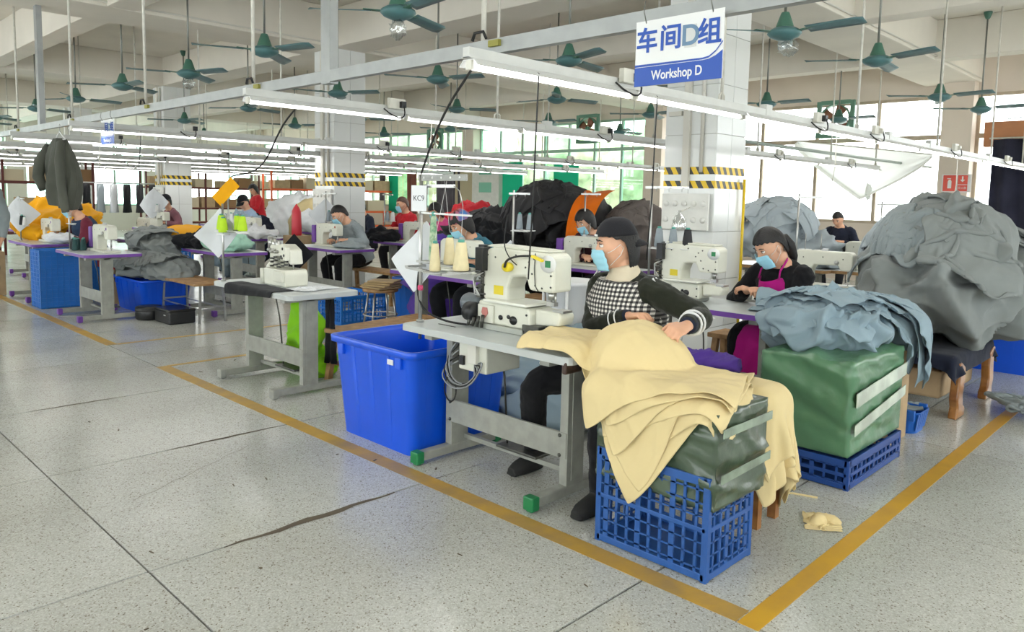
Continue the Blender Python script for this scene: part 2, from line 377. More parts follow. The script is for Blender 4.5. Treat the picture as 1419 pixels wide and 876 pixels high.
# ---- tiled columns
hz_y = mat('hazard_yellow', hx('e8c21c'), .4); hz_k = mat('hazard_black', hx('33332f'), .4)
def column(x, y, n, lab):
    c = MB().box((x+.275, y+.275, ZB/2), (.53, .53, ZB-.002)).build('column', grout)
    c['kind'] = 'structure'
    zs = [0.003, .3, .75, 1.2, 1.65, 2.1, 2.55, 3.0, ZB-.003]
    for s in range(4):
        R = Matrix.Rotation(s*PI/2, 3, 'Z')
        for k in range(len(zs)-1):
            for u in (-1, 1):
                o = MB().box((0, 0, 0), (.268, .012, zs[k+1]-zs[k]-.006)).build('tile', tile_m, c)
                o.location = Vector((x+.275, y+.275, (zs[k]+zs[k+1])/2))+R@Vector((u*.1365, -.270, 0)); o.rotation_euler = (0, 0, s*PI/2)
    # hazard stripes: two bands on each face
    for s in (0, 3):
        R = Matrix.Rotation(s*PI/2, 3, 'Z')
        for z in (1.60, 1.73):
            b = MB(); 
            for k in range(-1, 11):
                b.m = k % 2
                u0 = -.276+k*.055
                q = [(u0, 0), (u0+.055, 0), (u0+.055-.04, .07), (u0-.04, .07)]
                q = [(min(.276, max(-.276, a_)), z_) for a_, z_ in q]
                if q[1][0]-q[0][0] < .001 and q[2][0]-q[3][0] < .001: continue
                vs = [Vector((x+.275, y+.275, z))+R@Vector((a_, t, z_)) for t in (-.2765, -.2775) for a_, z_ in q]
                b._add(vs, [(0, 1, 2, 3), (7, 6, 5, 4), (0, 4, 5, 1), (1, 5, 6, 2), (2, 6, 7, 3), (3, 7, 4, 0)])
            if s == 3 and z > 1.7: pass
            b.build('hazard_stripe', [hz_y, hz_k], c)
    # cable ducts on the face towards the aisle
    MB().box((x-.02, y+.30, 2.62), (.035, .07, 2.0)).build('cable_duct', conduit, c)
    MB().cyl((x-.02, y+.14, 1.75), (x-.02, y+.14, 3.6), .018, n=8).build('conduit', conduit, c)
    MB().box((x-.02, y+.43, 2.3), (.03, .14, .04)).build('cable_duct', conduit, c)
    return c
cols = [column(6.3, 3.57, 1, ''), column(6.3, 9.9, 2, ''), column(6.3, 16.3, 3, ''), column(6.3, 22.6, 4, '')]
# switch panels on the columns
def switch_panel(x, y, lab, h=.34):
    t = thing('switch_panel', lab, 'switch panel', (x, y, 1.38))
    MB().box((-.012, 0, 0), (.03, .50, h)).build('box', white_paint, t, bevel=.006)
    for r in range(2):
        for k in range(5):
            MB().lathe([(.028, 0), (.028, .008), (.018, .016), (.0, .018)], (-.027, -.2+.1*k, -.075+.15*r), 12, Matrix.Rotation(-PI/2, 3, 'Y')).build('knob', white_paint, t)
switch_panel(6.27, 3.845, 'white fuse panel with two rows of round covers on nearest column')
switch_panel(6.27, 10.175, 'white fuse panel with round covers on the column behind grey shirted man')
switch_panel(6.27, 16.575, 'white fuse panel on the farthest striped column at the left')
# yellow gas pipe on the nearest column
tag(MB().cyl((6.80, 3.535, .3), (6.80, 3.535, 1.70), .014, n=8).build('pipe', mat('yellow_pipe', hx('e6c321'), .4)), 'yellow vertical pipe on the bright face of the nearest column', 'pipe')

# ---- suspended steel rail along y at x = 2.6
rail = thing('suspended_rail', 'long grey steel channel rail hanging along the aisle', 'rail', (2.6, 0, 2.17))
b = MB(); b.box((0, 14, .035), (.006, 26, .07)); b.box((.02, 14, .003), (.04, 26, .006)); b.box((.02, 14, .067), (.04, 26, .006)); b.build('channel', channel_m, rail)
for y in (8.2, 3.6): MB().box((.03, on_x(53 if y > 5 else 451, 150, 2.6).y, .99), (.06, .10, 2.0)).build('rail_post', channel_m, rail)
for px_ in (22, 97, 199, 347, 666):
    y = on_x(px_, 150 if px_ < 300 else 60, 2.6).y
    MB().cyl((.02, y, .07), (.02, y, ZC-2.17-.001), .013, n=8).build('hanging_rod', rod_m, rail)
    MB().tube([(-.01, y-.05, .075), (-.012, y-.03, .11), (-.012, y+.03, .11), (-.01, y+.05, .075)], .008, 6).build('clamp', black_rub, rail)
    MB().box((-.012, y-.11, .045), (.02, .07, .03)).build('cable_tie', mat('tie_olive', hx('8e8a3e'), .6), rail)
# ---- rows of light fixtures
rows_y = [2.5, 4.55, 8.1, 10.3, 12.6, 15.3, 17.5, 20.5, 22.8]
ZT = 2.03
pt = thing('light_fixture', 'x', 'light fixture')
b = MB(); prof = [(-.062, .018), (-.035, .046), (.035, .046), (.062, .018), (.058, .016), (.033, .041), (-.033, .041), (-.058, .016)]
b.prism([(p[0], p[1]) for p in prof], -.6, .6, axis='x'); b.build('reflector', refl_m, pt)
MB().cyl((-.585, 0, .015), (.585, 0, .015), .014, n=10).build('fluorescent_tube', tube_m, pt)
for s in (-1, 1): MB().box((s*.592, 0, .022), (.016, .035, .042)).build('lamp_holder', socket_m, pt)
al = bpy.data.lights.new('tube_light', 'AREA'); al.shape = 'RECTANGLE'; al.size = 1.15; al.size_y = .05; al.energy = TUBE_AREA_W; al.color = (1, .985, .96)
alo = bpy.data.objects.new('tube_light', al); col.objects.link(alo); alo.parent = pt; alo.location = (0, 0, -.004)
sock = thing('socket_proto', 'x', 'x')
first = True
ordw = ['first', 'second', 'third', 'fourth', 'fifth', 'sixth', 'seventh', 'eighth', 'ninth']
bpy.context.view_layer.update()
for ri, y in enumerate(rows_y):
    n = 10 if ri == 0 else 9
    xs0 = 2.25
    t = thing('cable_trunking', 'white overhead cable trunking above the %s row of tube lamps counted from the camera' % ordw[ri], 'trunking', (0, y, ZT+.047), group='overhead trunking')
    L_ = n*1.235
    b = MB(); b.box((xs0+L_/2, 0, .025), (L_, .042, .046)); b.box((xs0+L_/2, 0, .004), (L_, .058, .006)); b.build('channel', trunk_m, t)
    for k in range(n):
        if first: o = pt; first = False
        else: o = copy_tree(pt)
        o.location = (xs0+.615+1.235*k, y, ZT)
        o['label'] = '%s tube lamp counted from the aisle rail in the %s overhead lamp row' % ((ordw+['tenth'])[k], ordw[ri]); o['group'] = 'tube lamps in the %s row' % ordw[ri]
        if k in (1, 3, 4, 6, 8):
            xx = xs0+1.235*k-.1
            sb = MB().box((xx, -.045, .06), (.14, .035, .075)).build('socket_box', socket_m, t, bevel=.004)
            MB().box((xx+.035, -.075, .055), (.04, .035, .045)).build('plug', black_pl if k % 2 else socket_m, sb)
            MB().tube(chaikin([(xx+.035, -.09, .05), (xx+.03, -.11, -.02), (xx, -.1, -.05), (xx-.06, -.06, -.02), (xx-.1, -.03, .02)], 1), .005, 6).build('cord', black_rub, sb)
        if k in (2, 4, 5, 7):
            MB().box((xs0+1.235*k+.35, 0, .045), (.09, .05, .075)).build('bracket', trunk_m, t, bevel=.004)
    for x in (4.45, 6.75, 9.05, 11.35, 13.2):
        MB().cyl((x, 0, .048), (x, 0, ZC-ZT-.05), .011, n=7).build('hanging_rod', rod_m, t)
        MB().tube([(x-.03, 0, .045), (x-.03, 0, .08), (x, 0, .10), (x+.03, 0, .08), (x+.03, 0, .045)], .007, 6).build('hook', rod_m, t)
for o in list(sock.children)+[sock]: bpy.data.objects.remove(o)
# ---- ceiling fans
def make_fan():
    t = thing('ceiling_fan', 'x', 'ceiling fan')
    MB().cyl((0, 0, .1), (0, 0, 1.30), .011, n=8).build('down_rod', rod_dark, t)
    MB().lathe([(.055, 1.348), (.055, 1.33), (.03, 1.26), (.02, 1.25), (.0, 1.25)], n=14).build('ceiling_cup', fan_cap, t)
    MB().lathe([(.0, .04), (.075, .04), (.07, .06), (.035, .16), (.03, .17), (.0, .17)], n=16).build('hub_cup', fan_cap, t)
    MB().lathe([(.0, -.055), (.05, -.05), (.11, -.025), (.135, .0), (.13, .02), (.09, .045), (.0, .05)], n=24).build('motor', fan_m, t)
    for k in range(3):
        a = k*2*PI/3; R = Matrix.Rotation(a, 3, 'Z')
        P = []
        for i in range(9):
            u = .20+.46*i/8; wd = .052+.012*i/8; wd *= (.6 if i == 8 else 1)
            P.append([R@Vector((u, s*wd, .012-s*.016-.006*(i/8))) for s in (-1, -.33, .33, 1)])
        bl = MB().grid(P).build('blade', blade_m, t, solid=.004, fix=False)
        MB().bar(R@Vector((.11, 0, .01)), R@Vector((.26, 0, .018)), .05, .006).build('blade_arm', fan_cap, bl)
    return t
fan = make_fan()
bpy.context.view_layer.update()
where = ['']*40
fl_ = [(3.58, 4.75, .35, 'teal ceiling fan at top left of centre with a plastic bag under its motor'), (6.05, 2.86, .42, 'teal ceiling fan right of the blue hanging sign'),
 (7.73, 2.71, .1, 'teal ceiling fan above the tube lamps at right, one blade raised towards viewer'), (3.82, 9.11, .75, 'teal ceiling fan at upper left between two hanging rods'),
 (3.7, 10.94, .55, 'teal ceiling fan just right of the grey sweater, above the small blue sign'), (6.27, 15.2, .6, 'small teal ceiling fan above the farthest striped column'), (5.92, 5.04, .15, 'teal ceiling fan left of the blue hanging sign'),
 (5.87, 9.14, .9, 'teal ceiling fan in front of the tall white column'), (8.1, 9.2, 1.3, 'small teal ceiling fan right of the tall white column'), (10.2, 5.03, .4, 'small teal ceiling fan beside the nearest column, behind tube lamps'),
 (10.74, 2.98, .25, 'teal ceiling fan in front of the right window pillar'), (12.4, 2.9, .2, 'teal ceiling fan at far right before the brown panel'), (13.6, 2.4, .9, 'small teal ceiling fan at far right edge above dark curtain')]
oth = [(3.75, 13.1), (3.75, 15.3), (6.0, 12.0), (5.9, 7.05), (8.1, 5.0), (8.1, 7.1), (8.1, 11.9), (10.4, 7.1), (10.4, 9.3), (10.4, 12), (3.7, 7.05), (12.7, 5.0), (12.7, 7.2), (12.7, 9.4), (8.1, 14.2), (10.4, 14.3), (3.7, 19.6), (8.1, 18.5), (3.7, 18), (1.2, 14), (1.1, 18)]
oth_l = ['small teal ceiling fan among far fans, %s overhead' % s_ for s_ in ()]
for i, (x, y, a, lb) in enumerate(fl_):
    o = fan if i == 0 else copy_tree(fan); o.location = (x, y, 2.85); o.rotation_euler = (0, 0, a); o['label'] = lb; o['group'] = 'ceiling fans'
for i, (x, y) in enumerate(oth):
    o = copy_tree(fan, None, (x, y, 2.85), random.uniform(0, 2)); xr = sorted({q[0] for q in oth}); yr_ = sorted({q[1] for q in oth}); od = ['first', 'second', 'third', 'fourth', 'fifth', 'sixth', 'seventh', 'eighth', 'ninth', 'tenth', 'eleventh', 'twelfth', 'thirteenth', 'fourteenth', 'fifteenth', 'sixteenth', 'seventeenth']; o['label'] = 'distant teal ceiling fan, %s depth row, %s file from left aisle' % (od[yr_.index(y)], od[xr.index(x)]); o['group'] = 'distant ceiling fans'
def crumple_bag(c, r, m, name, lab, cat, seed=0, parent=None):
    b = MB().ell((0, 0, 0), r, 20, 14); P = np.array(b.v); P = P*(1+wrinkle(P/max(r), .5, 5, seed)[:, None]-.25)
    b.v = [tuple(p) for p in P]; o = b.build(name, m, parent); o.location = c
    if lab: tag(o, lab, cat)
    return o
crumple_bag((3.58, 4.75, 2.73), (.06, .06, .075), clear_pl, 'plastic_bag', 'clear plastic bag wrapped under the top left ceiling fan', 'bag', 2)
crumple_bag((6.08, 2.83, 2.74), (.08, .08, .06), clear_pl, 'plastic_bag', 'clear plastic bag tied under ceiling fan right of blue sign', 'bag', 3)
crumple_bag((3.82, 9.11, 2.74), (.07, .07, .06), clear_pl, 'plastic_bag', 'clear plastic bag under the upper left ceiling fan', 'bag', 5)
# ---- exhaust fans in the back windows
def exhaust(y, z, lab):
    t = thing('exhaust_fan', lab, 'exhaust fan', (15.05, y, z))
    gm = mat('exhaust_green', hx('5f8a76'), .5); br = mat('exhaust_blade', hx('8a5a45'), .5)
    b = MB(); R_ = .27
    for s in (-1, 1): b.box((0, s*(R_+.05), 0), (.06, .08, .70)); b.box((0, 0, s*(R_+.05)), (.06, .56, .08))
    b.build('frame', gm, t)
    Ry = Matrix.Rotation(PI/2, 3, 'Y')
    MB().lathe([(R_, -.06), (R_+.015, -.06), (R_+.015, .06), (R_, .06), (R_, -.06)], n=28, R=Ry, caps=False).build('ring', gm, t)
    MB().lathe([(.0, -.05), (.06, -.045), (.06, .045), (.0, .05)], n=14, R=Ry).build('hub', gm, t)
    for k in range(4):
        a = k*PI/2+.5; d = Vector((0, math.cos(a), math.sin(a))); q = Vector((0, -math.sin(a), math.cos(a)))
        P = [[d*u+q*s*(.04+.22*u)+Vector((s*.03, 0, 0)) for s in (-1, 0, 1)] for u in (.06, .15, .22, .28)]
        MB().grid(P).build('blade', br, t, solid=.006, fix=False)
exhaust(on_x(1158, 158, 15.05).y, on_x(1158, 158, 15.05).z-.1, 'green framed exhaust fan in the window behind the right tube lamps')
exhaust(on_x(815, 172, 15.05).y, on_x(815, 172, 15.05).z-.12, 'exhaust fan in the upper window left of the blue sign')
exhaust(on_x(603, 195, 15.05).y, on_x(603, 195, 15.05).z, 'exhaust fan in far window near the tall white column')
# ---- the hanging signs
sign_blue = mat('sign_blue', hx('1449a6'), .4); sign_white = mat('sign_white', hx('dfe0df'), .4); sign_grey = mat('sign_grey_letter', hx('5f7f9c'), .4); sign_gbg = mat('sign_grey_patch', hx('c9cbc9'), .5)
def hang_sign(c, wd, ht, lab, rz=0):
    t = thing('hanging_sign', lab, 'sign', c, rz)
    # board lies in the y-z plane, seen from -x; image-left = +y
    MB().box((0, 0, 0), (.004, wd, ht)).build('board', sign_white, t)
    MB().box((-.0035, 0, -ht*.36), (.003, wd, ht*.28)).build('blue_band', sign_blue, t)
    R = Matrix(((0, 0, -1), (-1, 0, 0), (0, 1, 0)))
    n = 14; P = []
    for i in range(n+1):
        u = i/n; z = -ht*.20+(.0 if u < .8 else ht*.22*((u-.8)/.2)**2); y = wd*(.5-u)
        P.append([(-.0040, y, z), (-.0040, y, z+ht*.035*(1-.3*u))])
    MB().grid(P, False).build('swoosh', sign_blue, t, fix=False)
    P = [[(-.0035, wd*(.5-u), -ht*.23), (-.0035, wd*(.5-u), -ht*.205+(.0 if u < .8 else ht*.20*((u-.8)/.2)**2)*.6-.001)] for u in [i/n for i in range(n+1)]]
    MB().grid(P, False).build('band_edge', sign_blue, t, fix=False)
    s = ht*.40
    for ch, u, m_ in (('车', .14, sign_blue), ('间', .42, sign_blue), ('D', .645, sign_grey), ('组', .855, sign_blue)):
        if ch == 'D': MB().box((-.0028, wd*(.5-u), ht*.17), (.002, wd*.13, ht*.33)).build('patch', sign_gbg, t)
        text_mesh('lettering', ch, s*(1.0 if ch != 'D' else 1.05), m_, t, (-.0045, wd*(.5-u), ht*.17), R, .0008, bold=.0021*ht/.25)
    text_mesh('lettering', 'Workshop D', ht*.20, sign_white, t, (-.0058, 0, -ht*.355), R@Matrix.Diagonal((.82, 1, 1)), .0006, bold=.0008)
    for s_ in (-1, 1): MB().tube([(0, s_*wd*.38, ht*.5-.01), (-.02, s_*wd*.38, ht*.5+.03), (-.012, s_*wd*.38, ht*.5+.075)], .0025, 5).build('wire', rod_dark, t)
    return t
hang_sign((2.545, 1.625, 2.055), .385, .252, 'blue and white hanging sign reading Workshop D, large, at top right')
hang_sign((2.56, 8.0, 2.035), .36, .235, 'small distant blue and white hanging sign left of centre')
# ================================================================== sewing tables, machines, thread stands
RZ = -PI/2      # local +x (towards the needle) -> world -y ; local +y (operator) -> world +x
def table(name, lab, x, y, L=1.2, D=.58, H=.765, edge=purple_m, caps=purple_m, group='sewing tables', hero=False, cat='sewing table', top=None, legm=None):
    top = top or table_top_m; legm = legm or table_grey
    t = thing(name, lab, cat, (x+D/2, y, 0), RZ, group)
    r = .05; hl, hd = L/2, D/2; poly = []
    for cx, cy, a0 in ((hl-r, hd-r, 0), (-hl+r, hd-r, 90), (-hl+r, -hd+r, 180), (hl-r, -hd+r, 270)):
        poly += [(cx+r*math.cos(math.radians(a0+a)), cy+r*math.sin(math.radians(a0+a))) for a in (0, 22.5, 45, 67.5, 90)]
    MB().prism(poly, H-.037, H).build('tabletop', top, t, bevel=.004)
    MB().prism([(p[0]*1.006, p[1]*1.012) for p in poly], H-.036, H-.003).build('edge_band', edge, t)
    for s in (-1, 1):
        u = s*(L/2-.19)
        lg = MB(); lg.box((u, -.03, (H-.037+.06)/2), (.05, .13, H-.097)); lg.box((u+s*.027, -.03, .40), (.006, .07, .62)); lg.build('leg', legm, t, bevel=.006)
        MB().box((u, -.02, .045), (.055, D+.02, .05)).build('foot', legm, t, bevel=.006)
        for q in (-1, 1): MB().box((u, q*(D/2+.0)-.02, .042), (.066, .05, .066)).box((u, q*(D/2)-.02, .006), (.04, .035, .012)).build('foot_cap', caps, t, bevel=.006)
        MB().box((u, -.03, H-.055), (.06, D-.16, .035)).build('top_bracket', legm, t)
    MB().box((0, -.09, .27), (L-.34, .02, .13)).build('cross_plate', legm, t, bevel=.004)
    MB().box((0, .02, .10), (L-.38, .03, .025)).build('lower_bar', legm, t)
    if hero:
        for s in (-1, 1):
            for z in (.22, .32): MB().lathe([(.010, 0), (.010, .005), (.0, .008)], (s*(L/2-.21), -.101, z), 8, Matrix.Rotation(PI/2, 3, 'X')).build('bolt', dark_steel, t)
    MB().tube([(-.1, .05, .12), (-.1, .05, .14), (-.1, .02, .5), (-.1, -.02, H-.06)], .006, 6).build('treadle_rod', dark_steel, t)
    pd = MB(); pd.box((.02, .08, .115), (.30, .18, .015)); pd.build('treadle', dark_steel, t, bevel=.004)
    return t
def control_box(t, x=-.25, z=.62):
    b = MB().box((x, -.02, z), (.22, .26, .17)).build('control_box', machine_m, t, bevel=.01)
    MB().box((x+.02, -.16, z+.02), (.07, .03, .11)).build('switch_cover', socket_m, b, bevel=.004)
    MB().box((x-.07, -.157, z-.03), (.03, .02, .05)).build('switch', black_pl, b)
    return b
def T(p, t):  # local point -> world
    c, s = math.cos(t.rotation_euler.z), math.sin(t.rotation_euler.z); l = t.location
    return Vector((l.x+c*p[0]-s*p[1], l.y+s*p[0]+c*p[1], l.z+p[2]))
def lockstitch(name, lab, p, motor=True, mm=None, group=None, badge=None):
    "flat-bed machine: bed, pillar, arm, needle head, hand wheel, purple motor housing at the pillar end"
    mm = mm or machine_m
    t = thing(name, lab, 'sewing machine', p, RZ, group)
    MB().box((0, 0, .012), (.50, .18, .024)).build('bed', mm, t, bevel=.006)
    MB().box((.20, 0, .026), (.10, .14, .004)).build('needle_plate', steel, t)
    arm = MB(); arm.prism([(-.26, .02), (-.10, .02), (-.10, .15), (-.07, .19), (.13, .195), (.15, .15), (.25, .15), (.25, .285), (.22, .31), (-.22, .31), (-.26, .28)], -.055, .055, axis='y'); arm.build('arm', mm, t, bevel=.012)
    hd = MB(); hd.cyl((.20, -.0, .15), (.20, 0, .06), .010, n=8); hd.cyl((.20, 0, .06), (.20, 0, .028), .004, n=6); hd.box((.20, .0, .045), (.04, .02, .008)); hd.build('needle_bar', steel, t)
    MB().lathe([(.0, 0), (.05, 0), (.05, .02), (.03, .035), (.0, .035)], (-.265, 0, .22), 18, Matrix.Rotation(-PI/2, 3, 'Y')).build('hand_wheel', black_pl, t)
    if motor: MB().box((-.315, 0, .16), (.085, .14, .24)).build('motor_housing', purple_m, t, bevel=.012)
    MB().lathe([(.018, 0), (.02, .01), (.012, .02), (.0, .02)], (.12, -.056, .22), 12, Matrix.Rotation(PI/2, 3, 'X')).build('tension_dial', steel, t)
    for u, z in ((-.17, .25), (0, .26), (.17, .25)): MB().lathe([(.006, 0), (.0, .004)], (u, -.056, z), 6, Matrix.Rotation(PI/2, 3, 'X')).build('screw', dark_steel, t)
    MB().box((.0, .0, .32), (.05, .03, .02)).build('thread_guide', steel, t)
    if badge: MB().lathe([(.018, 0), (.018, .002), (.0, .002)], (.22, -.057, .27), 6, Matrix.Rotation(PI/2, 3, 'X')).build('badge', badge, t)
    return t
def coverstitch(name, lab, p, hero=False, group=None):
    "cylinder-bed machine: deep base, pillar, arm, needle head, motor at the pillar end, cylinder bed under the needle"
    t = thing(name, lab, 'sewing machine', p, RZ, group)
    yf = -.09
    MB().prism([(-.19, 0), (.13, 0), (.13, .03), (-.19, .03)], -.11, .11, axis='y').build('base_plate', mat('machine_base', hx('a9aca4'), .4), t, bevel=.004)
    MB().prism([(-.17, .03), (.16, .03), (.16, .125), (.145, .145), (-.17, .155)], yf, .09, axis='y').build('lower_body', machine_m, t, bevel=.012)
    MB().box((.02, -.02, .162), (.27, .20, .016)).build('work_plate', mat('plate_white', hx('e3e4da'), .25), t, bevel=.006)
    MB().prism([(.16, .055), (.30, .07), (.31, .115), (.30, .14), (.16, .145)], -.055, .055, axis='y').build('cylinder_bed', machine_m, t, bevel=.012)
    MB().box((.285, -.01, .145), (.06, .07, .012)).build('needle_plate', steel, t)
    arm = MB(); arm.prism([(-.16, .16), (.0, .16), (.0, .24), (.02, .30), (.11, .31), (.135, .24), (.275, .24), (.275, .42), (.25, .445), (-.10, .455), (-.16, .43)], -.07, .07, axis='y'); arm.build('arm', machine_m, t, bevel=.014)
    MB().prism([(-.15, .455), (.24, .447), (.24, .458), (-.12, .468)], -.06, .06, axis='y').build('top_cover', machine_m, t, bevel=.004)
    nb = MB(); nb.cyl((.22, -.01, .24), (.22, -.01, .195), .016, n=10); nb.cyl((.235, 0, .24), (.235, 0, .165), .006, n=8); nb.cyl((.22, -.01, .195), (.22, -.01, .160), .005, n=6); nb.box((.225, -.01, .175), (.045, .03, .02)); nb.build('needle_bar', steel, t)
    MB().lathe([(.045, 0), (.045, .003), (.0, .003)], (.245, -.071, .39), 20, Matrix.Rotation(PI/2, 3, 'X')).build('round_badge', sign_white, t)
    MB().box((.245, -.0755, .39), (.03, .002, .035)).build('badge_emblem', green_cap, t)
    MB().box((-.055, -.0705, .22), (.06, .003, .05)).build('warning_label', mat('label_yellow', hx('d8c42a'), .5), t)
    for u, z in ((-.13, .41), (-.08, .40), (.05, .42), (.11, .36), (.15, .33), (.17, .27), (.21, .26), (.13, .39), (.16, .41), (.26, .27), (.26, .33)):
        MB().lathe([(.006, 0), (.0, .003)], (u, -.0705, z), 7, Matrix.Rotation(PI/2, 3, 'X')).build('screw', dark_steel, t)
    for u, z, r in ((-.02, .075, .014), (.03, .085, .011), (.06, .07, .024), (-.12, .05, .005), (.14, .11, .006), (.14, .05, .006)):
        MB().lathe([(r, 0), (r, .002), (.0, .002)], (u, yf-.001, z), 14, Matrix.Rotation(PI/2, 3, 'X')).build('round_opening', black_pl, t)
    # motor at the pillar end
    MB().lathe([(.0, 0), (.052, 0), (.058, .012), (.058, .10), (.05, .115), (.0, .115)], (-.18, -.045, .12), 20, Matrix.Rotation(-PI/2, 3, 'Y')).build('motor', motor_m, t)
    MB().lathe([(.0, 0), (.05, 0), (.055, .01), (.055, .055), (.0, .06)], (-.17, -.10, .085), 20, Matrix.Rotation(-PI/2, 3, 'Y')).build('hand_wheel', black_pl, t)
    MB().prism([(-.16, .035), (-.06, .035), (-.06, .135), (-.16, .135)], yf-.016, yf, axis='y').build('looper_cover', machine_m, t, bevel=.004)
    MB().prism([(-.125, .12), (-.095, .12), (-.088, .09), (-.11, .06), (-.132, .09)], yf-.019, yf-.016, axis='y').build('emblem', mat('emblem_pink', hx('b9746c'), .5), t)
    # two black cylinder filters beside the pillar, thread tension parts
    MB().box((-.20, -.02, .40), (.045, .045, .12)).build('black_box', black_pl, t, bevel=.004)
    MB().box((-.155, -.085, .385), (.05, .05, .13)).build('black_box', black_pl, t, bevel=.004)
    dk = MB()
    for k in range(9):
        a = Vector((-.175+.01*math.sin(k*2.1), -.06-.008*math.cos(k*1.3), .17+.017*k)); dk.box(a, (.03+.012*(k % 3), .035, .010), .4*k)
    dk.cyl((-.17, -.06, .16), (-.17, -.06, .33), .012, n=8); dk.build('thread_tension', dark_steel, t)
    for k in range(3): MB().tube([(-.15-.01*k, -.08, .31), (-.19, -.09-.01*k, .28), (-.20, -.085, .22-.02*k), (-.16, -.095, .18)], .004, 5).build('lever', steel, t)
    if hero:
        MB().lathe([(.0, 0), (.024, 0), (.026, .01), (.026, .03), (.015, .034), (.0, .034)], (-.005+.02, -.071, .355), 14, Matrix.Rotation(PI/2, 3, 'X')).build('yellow_knob', yellow_m, t)
        MB().tube(chaikin([(.015, -.11, .355), (.04, -.125, .40), (.11, -.12, .425), (.19, -.12, .43)]), .006, 6).build('black_cord', black_rub, t)
        MB().bar((.19, -.12, .43), (.255, -.125, .41), .016, .012).build('yellow_plug', yellow_m, t)
        MB().tube([(.17, -.073, .44), (.168, -.076, .36), (.175, -.076, .27), (.19, -.07, .24)], .0025, 5).build('wire', dark_steel, t)
        MB().tube(chaikin([(-.01, -.075, .60), (-.012, -.09, .47), (.03, -.09, .40), (.07, -.085, .37)]), .003, 5).build('wire', black_rub, t)
        MB().box((-.03, .05, .20), (.05, .05, .06)).build('oil_cap', sign_white, t, bevel=.01)
        for k in range(4): MB().cyl((-.20+.03*k, -.13, .01), (-.19+.03*k, -.13, .05+.01*k), .009, n=7).build('bolt', dark_steel, t)
        MB().box((.17, -.075, .035), (.10, .05, .05)).build('thread_guard', dark_steel, t, bevel=.004)
    return t
def overlock(name, lab, p, group=None):
    t = thing(name, lab, 'sewing machine', p, RZ, group)
    MB().prism([(-.16, 0), (.17, 0), (.17, .10), (.15, .13), (-.16, .13)], -.10, .10, axis='y').build('lower_body', machine_m, t, bevel=.012)
    MB().prism([(.03, .035), (.165, .035), (.165, .12), (.03, .12)], -.125, -.10, axis='y').build('front_cover', machine_m, t, bevel=.006)
    MB().prism([(-.16, .13), (-.05, .13), (-.05, .22), (.10, .225), (.14, .17), (.17, .17), (.15, .28), (.06, .32), (-.14, .31), (-.16, .29)], -.05, .06, axis='y').build('arm', machine_m, t, bevel=.012)
    for k in range(4): MB().lathe([(.012, 0), (.012, .03), (.006, .035), (.0, .035)], (-.13+.035*k, -.05, .27-.012*(k % 2)), 10, Matrix.Rotation(PI/2, 3, 'X')).build('tension_dial', steel, t)
    for u, h, r in ((-.175, .16, .022), (-.12, .15, .018), (-.06, .14, .018)): MB().cyl((u, -.03, .27), (u, -.03, .27+h-.06), r, n=12).build('oil_filter', steel, t)
    d = MB()
    for k in range(14): d.box((-.1+.018*k, -.06-.01*(k % 3), .145+.012*((k*5) % 7)), (.022, .03, .014), k*.7)
    d.build('thread_mechanism', dark_steel, t)
    MB().prism([(.07, .20), (.16, .20), (.16, .30), (.10, .33), (.07, .28)], -.085, -.05, axis='y').build('face_cover', machine_m, t, bevel=.006)
    for u, z in ((.09, .23), (.13, .24), (.11, .29)): MB().lathe([(.011, 0), (.011, .002), (.0, .002)], (u, -.086, z), 10, Matrix.Rotation(PI/2, 3, 'X')).build('slot_hole', black_pl, t)
    MB().lathe([(.0, 0), (.06, 0), (.065, .01), (.065, .05), (.0, .055)], (-.16, .01, .11), 18, Matrix.Rotation(-PI/2, 3, 'Y')).build('hand_wheel', machine_m, t)
    MB().cyl((.12, 0, .17), (.12, 0, .135), .006, n=6).build('needle_bar', steel, t)
    MB().cyl((-.19, -.09, .0), (-.19, -.09, .12), .022, n=12).build('oil_bottle', machine_m, t)
    return t
def stand(name, lab, p, h=.82, n_cones=2, spread=.22, group=None, bar=True, rz=RZ, ph=.30, lean=0):
    "thread stand: pole, spool tray arm with plates and pins, perforated top bar with thread eyes"
    t = thing(name, lab, 'thread stand', p, rz, group)
    MB().cyl((0, 0, 0), (lean, 0, h), .009, n=8).lathe([(.02, .0), (.02, .012), (.0, .014)], n=10).build('pole', steel, t)
    MB().bar((-.02, 0, ph), (spread*max(1, n_cones-1)+.07, 0, ph), .022, .008).build('tray_arm', steel, t)
    for k in range(n_cones):
        x = .08+spread*k
        MB().lathe([(.0, ph+.006), (.05, ph+.006), (.056, ph+.012), (.05, ph+.009), (.0, ph+.009)], (x, 0, 0), 18).build('spool_plate', sign_white, t)
        MB().cyl((x, 0, ph+.01), (x, 0, ph+.15), .004, n=6).build('spool_pin', steel, t)
    if bar:
        L_ = spread*max(1, n_cones-1)+.12
        a = MB(); a.box((lean+L_/2-.05, 0, h-.03), (L_, .02, .018)); a.build('top_bar', steel, t)
        for k in range(max(2, n_cones)): MB().tube([(lean+.06+.9*spread*k, 0, h-.03), (lean+.06+.9*spread*k, -.03, h-.04), (lean+.06+.9*spread*k, -.03, h-.06)], .0025, 5).build('thread_eye', steel, t)
    return t
CONES = {}
